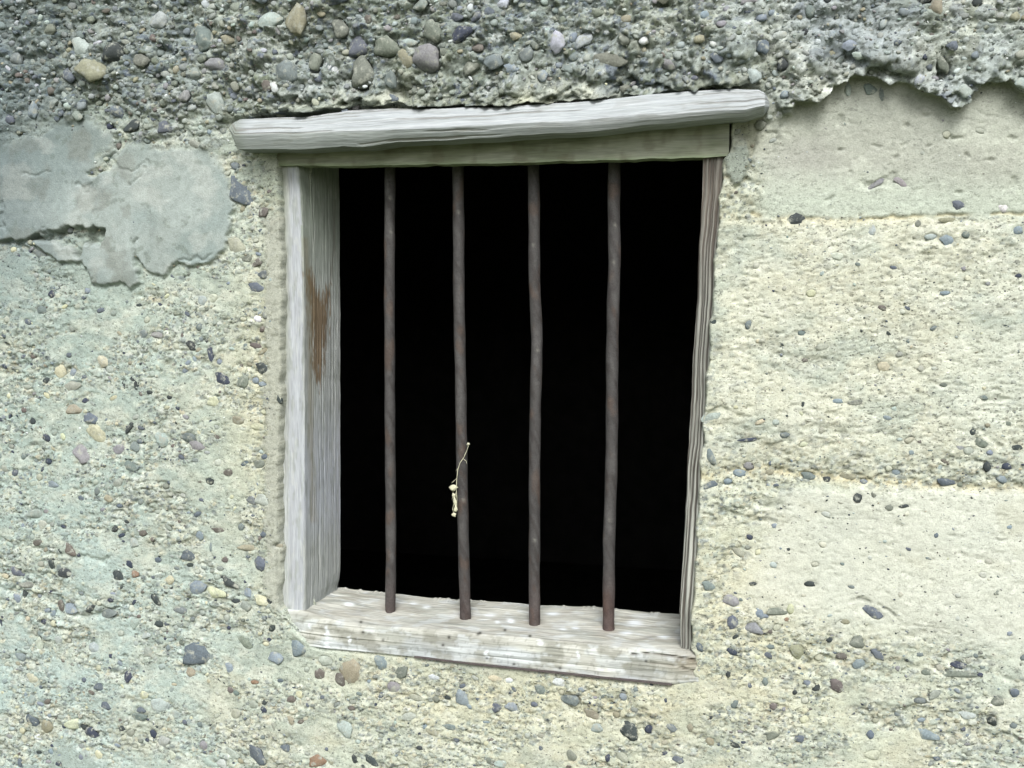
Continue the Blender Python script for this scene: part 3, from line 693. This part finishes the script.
for n, (x0, z0, rx, rz, t_, c, hand) in enumerate(pebbles):
    o = bpy.data.objects.new('pebble', pm[n % 8]); C.objects.link(o); o.parent = wall
    u_ = Hs(x0, z0, upc)
    ry = min(rx, rz) * (0.40 + 0.22 * u_)
    ring = [Hs(x0 + rx * 1.2 * math.cos(a), z0 + rz * 1.2 * math.sin(a), h) for a in (0, 1.57, 3.14, 4.71)]
    hh = sorted(ring)[2]
    o.location = (x0, -(hh - ry * (0.46 - 0.20 * u_)), z0)
    o.scale = (rx * 1.17, ry, rz * 1.17)
    o.rotation_euler = (random.gauss(0, .16), -t_, random.gauss(0, .16))
    o.color = (*c, 1)
# the small ones: one mass of aggregate
tm = [stone_mesh('t', 1, 300 + i, 0.2) for i in range(5)]
tm2 = [stone_mesh('t2', 2, 400 + i, 0.12) for i in range(5)]
def arr(me):
    v = np.empty(len(me.vertices) * 3, np.float32); me.vertices.foreach_get('co', v)
    return v.reshape(-1, 3), np.array([list(p.vertices) for p in me.polygons], np.int32)
TA = [arr(m_) for m_ in tm]; TB = [arr(m_) for m_ in tm2]
for m_ in tm + tm2: bpy.data.meshes.remove(m_)
vs_, fs_, cs_ = [], [], []; off = 0
for n, (x0, z0, rx, rz, t_, c, hand) in enumerate(gr_list):
    v, f = (TB if rx > 0.0028 else TA)[n % 5]
    u_ = Hs(x0, z0, upc)
    ry = min(rx, rz) * (0.5 + 0.25 * u_)
    v = v * np.array([rx * 1.12, ry, rz * 1.12])
    ct, st = math.cos(t_), math.sin(t_)
    vx = v[:, 0] * ct - v[:, 2] * st; vz = v[:, 0] * st + v[:, 2] * ct
    hh = Hs(x0, z0, h)
    hh = max(hh, np.mean([Hs(x0 + rx * 1.3 * a, z0 + rz * 1.3 * b_, h) for a, b_ in ((1, 0), (-1, 0), (0, 1), (0, -1))]))
    vs_.append(np.stack([vx + x0, v[:, 1] - (hh - ry * (0.48 - 0.2 * u_)), vz + z0], -1))
    fs_.append(f + off); off += len(v)
    cs_.append(np.repeat(c[None, :], len(v), 0))
gv = link('gravel', mesh_from('gravel', np.concatenate(vs_), np.concatenate(fs_), np.concatenate(cs_)), M_gravel, wall)
tag(gv, kind='stuff')

# ------------------------------------------------------------------ lofted timber
def loft(name, rings, mat, parent, colour_fn, label=None, soft=False):
    """rings: array (n stations, m profile points, 3), closed profile; colour_fn(px, py, u, v, co)"""
    R_ = np.array(rings, float); n, m = R_.shape[:2]
    px, py = to_image_px(R_[..., 0], R_[..., 1], R_[..., 2])
    u = np.linspace(0, 1, n)[:, None] * np.ones((1, m)); v = np.linspace(0, 1, m, endpoint=False)[None] * np.ones((n, 1))
    cl = colour_fn(px, py, u, v, R_)
    id_ = np.arange(n * m).reshape(n, m); nxt = np.roll(id_, -1, 1)
    f = np.stack([id_[:-1], id_[1:], nxt[1:], nxt[:-1]], -1).reshape(-1, 4)
    # caps: fan to a centre vertex written as quads
    c0 = R_[0].mean(0); c1_ = R_[-1].mean(0)
    co_ = np.concatenate([R_.reshape(-1, 3), [c0, c1_]]); a, b_ = n * m, n * m + 1
    tri0 = [(id_[0, i], nxt[0, i], a) for i in range(m)]; tri1 = [(nxt[-1, i], id_[-1, i], b_) for i in range(m)]
    tris = np.concatenate([f[:, [0, 1, 2]], f[:, [0, 2, 3]], np.array(tri0), np.array(tri1)])
    cols = np.concatenate([cl.reshape(-1, 3), [cl[0].mean(0), cl[-1].mean(0)]])
    me = mesh_from(name, co_, tris, cols, smooth_sh=soft)
    bm = bmesh.new(); bm.from_mesh(me); bmesh.ops.recalc_face_normals(bm, faces=bm.faces); bm.to_mesh(me); bm.free()
    o = link(name, me, mat, parent)
    if label: o['label'] = label
    return o

def resample(prof, n):
    """closed list of (a,b) -> n points along it"""
    P = np.array(prof + [prof[0]], float); L_ = np.r_[0, np.cumsum(np.hypot(*np.diff(P, axis=0).T))]
    t = np.linspace(0, L_[-1], n, endpoint=False)
    return np.interp(t, L_, P[:, 0]), np.interp(t, L_, P[:, 1])

def curve(pts, x):
    return np.interp(x, [p[0] for p in pts], [p[1] for p in pts])

# board over the window: a thing of its own, bedded in the concrete
board = thing('lintel_board', (*((at(500, 120)[0], -0.01)), at(500, 120)[1]), 'long bleached driftwood-grey board laid over the top of the barred window', 'board')
rings = []
NS = 420
yT, yR, yB = -0.020, -0.040, -0.033
for i in range(NS):
    px = 232.5 + (769.5 - 232.5) * i / (NS - 1)
    zt_ = at(px, curve(BOARD_TOP, px), yT)[1]; zr = at(px, curve(BOARD_RIDGE, px), yR)[1]; zb_ = at(px, curve(BOARD_BOT, px), yB)[1]
    x_ = at(px, 120, -0.025)[0]
    endf = min(1, 0.6 + (px - 232) / 8, 0.35 + (770 - px) / 9)
    prof = [(yB * endf + 0.0, zb_), ((yB * .35 + yR * .65) * endf, zr * .5 + zb_ * .5), (yR * endf, zr), ((yR + yT) / 2 * endf - 0.002, (zr + zt_) / 2 + 0.001), (yT * endf, zt_), (0.0, zt_ + 0.001), (0.03, zt_ - 0.002), (0.03, zb_ + 0.003), (0.0, zb_ + 0.001)]
    a, b_ = resample(prof, 128)
    rings.append(np.stack([np.full(128, x_), a, b_], -1))
rings = np.array(rings)
U = rings[..., 0]; Vv = np.arange(128)[None] * 0.5 * np.ones((NS, 1))
gr = fbm(U * 2.2, Vv * 1.1, 3, 201) * 0.00035 + fbm(U * 7, Vv * 2.9, 2, 205) * 0.00022
split = np.exp(-((np.abs(fbm(U * 1.6, Vv * 0.8, 3, 203))) / 0.035) ** 2) * smooth(-.1, .3, fbm(U * 9, Vv * .3, 2, 204))
gr -= split * 0.0004
crk = smooth(0.42, 0.5, fbm(U * 3 + 3, Vv * 0.8, 3, 207))
rings[..., 1] += -gr + crk * 0.0010
rings[..., 2] += gr * 0.8 * (rings[..., 1] < 0) + fbm(U * 22, U * 0, 3, 209) * 0.0008
def c_board(px, py, u, v, co_):
    c = np.empty(px.shape + (3,)); c[:] = alb(206, 212, 208)
    g = fbm(co_[..., 0] * 4, Vv * 1.3, 4, 211)
    c = mixc(c, alb(232, 235, 230), smooth(0, .5, g) * .5); c = mixc(c, alb(182, 188, 180), smooth(0.0, 0.5, -g) * .45)
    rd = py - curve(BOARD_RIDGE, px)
    c = mixc(c, alb(160, 170, 156), smooth(-1, 2, rd) * smooth(620, 380, px) * .55)  # shade of the downward-facing lower facet painted in
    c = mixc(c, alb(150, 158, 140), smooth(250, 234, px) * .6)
    c = mixc(c, alb(140, 136, 122), split * .3)
    c = mixc(c, alb(130, 124, 108), crk * .5)
    c = mixc(c, alb(140, 138, 118), smooth(0.3, .6, fbm(co_[..., 0] * 30, co_[..., 2] * 90, 3, 215)) * .2)
    return c * 0.79
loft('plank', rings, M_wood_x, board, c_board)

# the window frame
win = thing('barred_window', (at(500, 640)[0], 0.05, at(500, 640)[1]), 'old timber window frame with four rusty upright bars and a black opening', 'window')
wl = win.location
def to_local(o):
    o.matrix_parent_inverse = Matrix.Translation(-o.parent.location)
# head: a front lip and a higher soffit behind it
rings = []
HB = [(270, 165), (345, 166), (500, 163), (620, 160), (725, 156), (745, 154)]
hn = 260
for i in range(hn):
    px = 274 + (729 - 274) * i / (hn - 1)
    yF = 0.003
    zb_ = at(px, curve(HB, px), yF)[1]; ztp = at(px, curve(BOARD_BOT, px) - 8, yF)[1]; x_ = at(px, 150, yF)[0]
    prof = [(yF, zb_), (yF, ztp), (0.115, ztp + 0.01), (0.115, zb_ + 0.024), (yF + 0.026, zb_ + 0.024), (yF + 0.024, zb_ + 0.001)]
    a, b_ = resample(prof, 96)
    rings.append(np.stack([np.full(96, x_), a, b_], -1))
rings = np.array(rings); U = rings[..., 0]; Vv = np.arange(96)[None] * np.ones((hn, 1))
g = fbm(U * 8, Vv * 0.5, 4, 221); rings[..., 1] -= g * 0.0008; rings[..., 2] += fbm(U * 40, U * 0 + 3, 3, 223) * 0.0010 * (rings[..., 1] < 0.03)
def c_head(px, py, u, v, co_):
    c = np.empty(px.shape + (3,)); c[:] = alb(184, 188, 164)
    c *= .86; c = mixc(c, alb(134, 140, 112), smooth(-.1, .5, fbm(co_[..., 0] * 14, co_[..., 2] * 30, 4, 225)) * .7)
    c = mixc(c, alb(176, 192, 152), smooth(4, 0, curve(HB, px) - py) * .6)
    c = mixc(c, alb(120, 112, 90), smooth(0.1, .5, fbm(co_[..., 0] * 40, co_[..., 2] * 30, 3, 227)) * .4)
    return c
o = loft('head', rings, M_wood_x, win, c_head, 'mossy green-grey timber along the top of the opening'); to_local(o)

# left jamb: front strip and wide inner cheek
LJ_out = [(150, 275), (165, 277), (220, 281), (300, 285), (400, 283), (500, 282), (560, 281), (606, 280), (640, 282)]
LJ_rid = [(150, 297), (165, 298), (200, 301), (260, 303), (350, 303), (450, 304), (560, 304), (606, 304), (640, 304)]
LJ_in = [(150, 340), (165, 340), (300, 341), (400, 341), (500, 341), (570, 341), (578, 340), (586, 338), (640, 336)]
yF, yBk = 0.009, 0.104
rings = []; jn = 420
for i in range(jn):
    py = 158 + (618 - 158) * i / (jn - 1)
    xo, z_ = at(curve(LJ_out, py) - 5, py, yF)
    xr_ = at(curve(LJ_rid, py), py, yF)[0]
    # the rear edge of the cheek stands at the same height
    pyb = py
    for _ in range(4):
        xx, zz = at(340, pyb, yBk); pyb += (zz - z_) / (1.1 / F)
    xi = at(curve(LJ_in, pyb), pyb, yBk)[0]
    prof = [(xo, yF + 0.002), (xo + (xr_ - xo) * .5, yF), (xr_ - 0.002, yF + 0.0005), (xr_, yF + 0.003), (xi, yBk - 0.002), (xi - 0.002, yBk), (xo - 0.008, yBk), (xo - 0.008, yF + 0.01)]
    a, b_ = resample(prof, 150)
    rings.append(np.stack([a, b_, np.full(150, z_)], -1))
rings = np.array(rings); Zz = rings[..., 2]; Vv = np.arange(150)[None] * np.ones((jn, 1))
g = fbm(Vv * 0.8, Zz * 3, 4, 231); split = np.exp(-((np.abs(fbm(Vv * .35, Zz * 1.5, 3, 232))) / 0.03) ** 2) * smooth(-.1, .3, fbm(Vv * .2, Zz * 9, 2, 234))
rings[..., 1] += (g * 0.0005 + split * .0006) * (Vv < 34); rings[..., 0] -= np.where(Vv > 28, g * 0.0005 + split * .0007, 0)
rings[..., 0] += fbm(Zz * 25, Zz * 0 + 1, 3, 233) * 0.0005
def c_lj(px, py, u, v, co_):
    front = px < curve(LJ_rid, py) - 0.5
    c = np.empty(px.shape + (3,)); c[:] = alb(196, 200, 192)
    c = mixc(c, alb(188, 192, 192), (front * 0.85) * smooth(285, 292, px + 2 * g))
    c = mixc(c, alb(150, 154, 130), front * smooth(292, 284, px) * .6 * smooth(480, 330, py))
    c = mixc(c, alb(160, 170, 150), (~front) * smooth(340, 200, py) * .8)  # shade at the top of the cheek painted in
    c = mixc(c, alb(206, 211, 216), (~front) * smooth(380, 470, py + 30 * g) * smooth(560, 500, py) * .7)  # lower cheek painted paler, as the better lit part
    gg = fbm(Vv * 1.1, Zz * 6, 4, 235)
    c *= (1 + 0.09 * gg)[..., None]
    c = mixc(c, alb(130, 128, 112), split * .35)
    c = mixc(c, alb(160, 166, 152), smooth(0.15, .5, fbm(Vv * .25, Zz * 30, 3, 239)) * .5)
    c = mixc(c, alb(206, 208, 196), smooth(0.2, .5, fbm(Vv * .3, Zz * 45, 3, 238)) * .35)
    # bare brown wood where the grey skin has split off
    w_ = poly_sdf(px + g * 3, py + g * 8, [(305, 275), (309, 300), (311, 330), (313, 368), (317, 388), (322, 372), (326, 340), (328, 305), (330, 285), (326, 290), (322, 300), (316, 290), (310, 270)])
    c = mixc(c, alb(132, 110, 80), smooth(3.5, -3.0, w_ + 5 * fbm(Vv * .5, Zz * 60, 3, 236)) * .9)
    c = mixc(c, alb(92, 78, 58), np.exp(-(line_d(px + g * 2, py, [(335, 200), (334, 250), (328, 300), (325, 350)]) / 1.4) ** 2) * .4)
    c = mixc(c, alb(150, 140, 106), np.exp(-(line_d(px + g * 3, py, [(305, 240), (309, 300), (311, 420), (313, 520)]) / 3) ** 2) * .5)
    return c
w_r = None
o = loft('jamb', rings, M_wood_z, win, c_lj, 'pale left upright with a strip of bare brown wood'); to_local(o)

# right jamb: narrow ribbed front, leaning
RJ_in = [(145, 703), (160, 703), (250, 699), (350, 694), (430, 689), (520, 685), (612, 680), (660, 680)]
RJ_out = [(145, 724), (160, 723), (250, 716), (350, 710), (430, 706), (480, 702), (560, 697), (620, 693), (660, 691)]
rings = []; jn = 420
for i in range(jn):
    py = 152 + (652 - 152) * i / (jn - 1)
    yF = 0.008
    xi, z_ = at(curve(RJ_in, py), py, yF); xo = at(curve(RJ_out, py), py, yF)[0] + 0.003
    prof = [(xo, yF), (xi + 0.001, yF), (xi, yF + 0.002), (xi + 0.012, 0.10), (xo + 0.02, 0.10)]
    a, b_ = resample(prof, 240)
    rings.append(np.stack([a, b_, np.full(240, z_)], -1))
rings = np.array(rings); Zz = rings[..., 2]; Vv = np.arange(240)[None] * np.ones((jn, 1))
xw = rings[..., 0] - rings[:, :1, 0]
ribs = np.sin(xw * 2 * np.pi / 0.0038 + fbm(xw * 120, Zz * 3, 3, 241) * 4.0)
rib_amp = 0.0011 * (rings[..., 1] < 0.012)
rings[..., 1] += -ribs * rib_amp + fbm(xw * 900, Zz * 12, 2, 243) * 0.0004
rings[..., 0] += fbm(Zz * 20, Zz * 0, 3, 245) * 0.0010
def c_rj(px, py, u, v, co_):
    c = np.empty(px.shape + (3,)); c[:] = alb(160, 160, 148)
    c = mixc(c, alb(80, 74, 66), smooth(0.0, -0.7, ribs) * .9)
    c = mixc(c, alb(212, 214, 198), smooth(0.3, 1, ribs) * .7 * smooth(200, 520, py))
    c = mixc(c, alb(128, 118, 106), smooth(330, 180, py) * .5)
    c *= (1 + .2 * fbm(xw * 300, Zz * 10, 3, 247))[..., None]
    return c
o = loft('jamb', rings, M_wood_z, win, c_rj, 'brown-grey right upright with deep weathered ribs, leaning inwards'); to_local(o)

# sill
SB = [(280, 581), (340, 587), (400, 594), (460, 599), (530, 604), (610, 608), (640, 611), (680, 613), (700, 615)]     # rear edge
SE = [(270, 608), (300, 612), (340, 622), (400, 628), (500, 636), (600, 645), (690, 652), (700, 654), (710, 655)]             # front arris
SF = [(270, 640), (281, 642), (300, 645), (318, 647), (345, 650), (410, 656), (480, 664), (600, 676), (672, 684), (690, 683), (700, 683), (710, 684)]
rings = []; sn = 520
for i in range(sn):
    px = 281 + (698.5 - 281) * i / (sn - 1)
    x_, zf = at(px, curve(SF, px), -0.001)
    ze = at(px, curve(SE, px), 0.003)[1]
    pxb = to_image_px(np.array(x_), np.array(0.11), np.array(zf))[0]
    zk = at(pxb, curve(SB, pxb), 0.11)[1]
    ex = 1.0
    zf = ze + (zf - ze) * ex
    q_ = 0.0035 * max(0, min(1, (325 - px) / 30))
    prof = [(q_ - 0.001, zf), (q_ - 0.0015, zf * .5 + ze * .5), (q_, ze - 0.004), (q_ + 0.004, ze + 0.0005), (0.012, ze + (zk - ze) * .16), (0.108, zk), (0.112, zk - 0.003), (0.112, zf - 0.01), (0.03, zf)]
    a, b_ = resample(prof, 150)
    rings.append(np.stack([np.full(150, x_), a, b_], -1))
rings = np.array(rings); U = rings[..., 0]; Vv = np.arange(150)[None] * np.ones((sn, 1))
g = fbm(U * 4, Vv * .7, 4, 251); wav = fbm(U * 14, rings[..., 1] * 30, 3, 253)
top = smooth(0.0, 0.01, rings[..., 1])
sp, sq = to_image_px(rings[..., 0], rings[..., 1], rings[..., 2])
crk = np.exp(-(line_d(sp, sq + g * 2, [(632, 655), (650, 653), (672, 656), (694, 661)]) / 1.2) ** 2) + .6 * np.exp(-(line_d(sp, sq + g * 2, [(650, 663), (675, 666), (696, 672)]) / 1.0) ** 2)
crk += .5 * np.exp(-(line_d(sp, sq + g * 2, [(640, 637), (665, 635), (680, 636)]) / 1.0) ** 2)
rings[..., 2] += (wav * 0.0022 + g * 0.0006) * top
rings[..., 1] -= (g * 0.0010 + wav * 0.0012) * (1 - top) - crk * 0.003
rings[..., 2] += smooth(.1, .5, fbm(U * 60, U * 0 + 7, 3, 255)) * 0.0015 * smooth(0.09, 0.108, rings[..., 1])
def c_sill(px, py, u, v, co_):
    c = np.empty(px.shape + (3,)); c[:] = alb(206, 206, 190)
    c = mixc(c, alb(170, 174, 160), smooth(0, .5, fbm(U * 12, co_[..., 1] * 40 + co_[..., 2] * 30, 4, 257)) * .6)
    c = mixc(c, alb(206, 214, 214), (1 - top) * smooth(-.1, .4, fbm(U * 9, co_[..., 2] * 30, 3, 259)) * .6)
    c = mixc(c, alb(146, 146, 132), np.exp(-((px - 450) / 50) ** 2 - ((py - 642) / 9) ** 2) * .75)
    c = mixc(c, alb(148, 140, 118), np.exp(-((px - 690) / 26) ** 2 - ((py - 662) / 14) ** 2) * .85)
    c = mixc(c, alb(160, 166, 150), np.exp(-((px - 300) / 20) ** 2 - ((py - 622) / 12) ** 2) * .4)
    c = mixc(c, alb(150, 150, 134), (1 - top) * smooth(.02, .35, fbm(co_[..., 0] * 26, co_[..., 2] * 40 + co_[..., 1] * 40, 5, 262)) * .7)
    c = mixc(c, alb(224, 230, 224), smooth(.1, .4, fbm(co_[..., 0] * 34, co_[..., 2] * 60 + co_[..., 1] * 50, 4, 263)) * .5)
    c = mixc(c, alb(168, 164, 146), smooth(.1, .45, fbm(co_[..., 0] * 18, co_[..., 1] * 60, 4, 264)) * .5 * top)
    sk = smooth(0.42, .55, fbm(U * 170, co_[..., 2] * 170 + co_[..., 1] * 120, 2, 261))
    c = mixc(c, alb(90, 88, 74), sk * .25 * (1 - top))
    c = mixc(c, alb(70, 58, 44), np.clip(crk, 0, 1) * .8)
    for (a, b_, sx, sy) in [(350, 604, 6, 2), (427, 607, 4, 1.7), (490, 615, 6.5, 1.8), (511, 621, 4, 2), (497, 622, 2.5, 1.2), (553, 614, 7, 1.8), (575, 628, 4, 1.5), (563, 629, 4, 1.3), (635, 623, 8, 3), (626, 633, 7, 2), (413, 603, 4, 1.2),
                         (327, 633, 1.8, 7), (327, 645, 3, 3), (350, 640, 1.6, 4), (487, 655, 2, 5), (540, 643, 3, 2), (578, 655, 1.6, 4), (310, 627, 1.2, 2), (664, 637, 6, 1.5)]:
        q = np.exp(-(((px - a + g * 2) / sx) ** 2 + ((py - b_ + g * 1.5) / sy) ** 2) ** 1.5)
        c = mixc(c, alb(240, 246, 242, .66), q * .9)
    for (a, b_) in [(390.5, 607), (465.5, 614), (534.5, 621), (608.5, 629)]:      # rust stain at the bar sockets, doubling as painted contact shade
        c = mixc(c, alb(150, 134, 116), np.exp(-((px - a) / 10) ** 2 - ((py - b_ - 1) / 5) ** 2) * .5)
    for (a, b_) in [(480, 633), (478, 634), (530, 636), (443, 645), (449, 637), (487, 658), (514, 664), (560, 668), (646, 661), (505, 630), (383, 640), (363, 632), (361, 622)]:
        c = mixc(c, alb(40, 36, 28), np.exp(-((px - a) / 1.6) ** 2 - ((py - b_) / 1.3) ** 2))
    return c
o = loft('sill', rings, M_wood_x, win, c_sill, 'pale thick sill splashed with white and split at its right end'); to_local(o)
# thin dark lath under the sill
rings = []
for i in range(60):
    px = 414 + (672 - 414) * i / 59
    py = float(np.interp(px, [414, 480, 600, 672], [656.5, 664.5, 677, 684.5])) + 0.5
    x_, z_ = at(px, py, -0.004)
    rings.append(np.array([[x_, -0.0045, z_ + 0.0007], [x_, -0.0045, z_ - 0.0007], [x_, 0.01, z_ - 0.0007], [x_, 0.01, z_ + 0.0007]]))
o = loft('lath', rings, M_bar, win, lambda px, py, u, v, c_: np.ones(px.shape + (3,)) * alb(96, 88, 84), 'thin dark strip along the underside of the sill'); to_local(o)

# iron bars: each stands in the sill and runs up into the head
yBar = 0.048
BARS = [[(150, 390), (200, 390), (300, 389.5), (400, 390), (500, 390.5), (560, 391), (607, 390.5), (640, 390.5)],
        [(150, 457.5), (180, 458), (215, 458.5), (300, 459), (400, 461), (480, 462), (560, 464), (614, 465.5), (640, 466)],
        [(150, 533), (200, 534), (280, 534.5), (340, 537), (400, 535.5), (480, 534.5), (560, 534.5), (621, 534.5), (640, 534.5)],
        [(150, 614.5), (210, 614), (260, 614.5), (300, 613), (360, 612), (420, 612), (480, 611), (540, 609), (629, 608.5), (650, 608)]]
BW = [5.6, 5.9, 5.9, 6.2]
BL = ['dark rusty bar, first from the left', 'rusty bar with a dried sprig caught on it', 'bar with a slight kink at mid height', 'bar with a redder foot']
RUB = [[(198, 0), (232, 1)], [(212, 0), (500, 1)], [(245, -1), (350, 1), (540, 0)], [(225, 1), (262, -1), (520, 0)]]
sill_foot = [607, 614, 621, 629]
for k, pts in enumerate(BARS):
    rings = []; n_ = 240; m_ = 20
    foot = sill_foot[k]
    zfoot = at(curve(pts, foot), foot, yBar - 0.005)[1]
    for i in range(n_):
        py = 150 + (foot + 12 - 150) * i / (n_ - 1)
        x_, z_ = at(curve(pts, py), py, yBar)
        r_ = BW[k] * (1.045 / F) * (1 + 0.03 * math.sin(py * .11 + k * 2))
        a = np.arange(m_) / m_ * 2 * np.pi
        rings.append(np.stack([x_ + r_ * np.cos(a), yBar + r_ * np.sin(a), np.full(m_, z_)], -1))
    R_ = np.array(rings)
    an = np.arange(m_)[None] / m_ * np.ones((n_, 1)); zz = R_[..., 2]
    # closed in angle: sample noise on a circle
    nz = fbm(np.cos(an * 2 * np.pi) * 1.2 + zz * 60 + k * 9, np.sin(an * 2 * np.pi) * 1.2 + zz * 35, 3, 261 + k)
    cx = R_.mean(1, keepdims=True)
    R_[..., :2] = cx[..., :2] + (R_[..., :2] - cx[..., :2]) * (1 + nz * 0.03)[..., None]
    R_[..., 0] += (fbm(zz * 9 + k, zz * 0, 2, 270 + k)) * 0.0003
    def c_bar(px, py, u, v, co_, k=k, nz=nz):
        c = np.empty(px.shape + (3,)); c[:] = alb(80, 78, 75)
        c = mixc(c, alb(60, 56, 53), smooth(-.1, .5, nz) * .7)
        c = mixc(c, alb(98, 96, 92), smooth(0, .5, fbm(zz * 22 + k, an * 3, 3, 281 + k)) * .5)
        c = mixc(c, alb(92, 76, 64), smooth(.2, .6, fbm(zz * 30 + 3 * k, an * 2, 3, 291 + k)) * .55)
        c = mixc(c, alb(140, 138, 126), sum(np.exp(-((py - q) / 1.6) ** 2 - ((px - curve(BARS[k], py) - e) / 1.5) ** 2) for q, e in RUB[k]) * .8)
        c = mixc(c, alb(102, 80, 72), smooth(560, 620, py) * (.5 if k == 3 else .3))
        return c
    o = loft('bar', R_, M_bar, win, c_bar, BL[k], True); to_local(o)

# ------------------------------------------------------------------ dried sprig caught on the second bar
def tube(name, pts, radii, mat, parent, seg=8):
    rings = []
    P = np.array(pts, float)
    for i in range(len(P)):
        t = P[min(i + 1, len(P) - 1)] - P[max(i - 1, 0)]; t /= np.linalg.norm(t)
        a = np.cross(t, (0, 1, 0.01)); a /= np.linalg.norm(a); b_ = np.cross(t, a)
        an = np.arange(seg) / seg * 2 * np.pi
        rings.append(P[i] + radii[i] * (np.cos(an)[:, None] * a + np.sin(an)[:, None] * b_))
    return loft(name, rings, mat, parent, lambda px, py, u, v, c_: np.ones(px.shape + (3,)) * alb(200, 200, 170))
sx_, sz_ = at(456, 490, 0.04)
spr = thing('dried_sprig', (sx_, 0.038, sz_), 'wisp of dried pale plant with small husks hanging on the second bar', 'sprig')
pp = [(469, 444), (467, 450), (464, 457), (460, 463), (458, 470), (457, 480), (456.5, 490), (457, 500), (456.5, 512)]
pts = [(at(a, b_, 0.040)[0], 0.0395 + 0.0008 * math.sin(i), at(a, b_, 0.040)[1]) for i, (a, b_) in enumerate(pp)]
fine = []
for i in range(len(pts) - 1):
    for t in (0, .33, .66): fine.append(tuple(np.array(pts[i]) * (1 - t) + np.array(pts[i + 1]) * t))
fine.append(pts[-1])
o = tube('stem', fine, [0.0004 + 0.00012 * math.sin(i * 1.7) for i in range(len(fine))], M_sprig, spr); to_local(o)
for br in ([(457, 478), (454, 481), (451.5, 483)], [(456.6, 492), (453, 496), (452, 499.5)], [(457, 500), (453.5, 505), (452.5, 509), (453.6, 513)], [(463, 458.5), (466, 461), (467, 464)], [(458.4, 468), (455.6, 471)]):
    pt_ = [(at(a, b_, 0.0385)[0], 0.0385, at(a, b_, 0.0385)[1]) for a, b_ in br]
    o = tube('twig', pt_, [0.0003] * (len(pt_) - 1) + [0.00015], M_sprig, spr, 5); to_local(o)
for n, (a, b_, w_, h_, t_) in enumerate([(453.5, 487, 6, 7, 30), (454, 495, 3.6, 3.6, 0), (455, 502, 3.2, 9, -15), (455.5, 509, 3, 6, 10), (454, 514.5, 4.6, 4.4, 20), (468.6, 444, 2.2, 2.2, 0)]):
    x_, z_ = at(a, b_, 0.039)
    me = stone_mesh('husk', 2, 500 + n, 1.1); me.materials.append(M_sprig)
    o = bpy.data.objects.new('husk', me); C.objects.link(o); o.parent = spr
    o.location = Vector((x_, 0.0385, z_)) - spr.location; o.scale = (w_ / 2 * .0017, 0.0014, h_ / 2 * .0017); o.rotation_euler = (0, math.radians(t_), 0)

# a loose pebble on the board
x_, z_ = at(344.5, 111, -0.016)
me = stone_mesh('loose_pebble', 3, 77, 0.05); me.materials.append(M_pebble)
o = link('loose_pebble', me); o.location = (x_, -0.014, z_); o.scale = (0.0058, 0.005, 0.0031); o.color = (*alb(150, 158, 164), 1)
tag(o, 'small flat grey pebble lying loose on the top edge of the bleached board', 'pebble')

# children made in world coordinates under an offset Empty
for ch in board.children: to_local(ch)
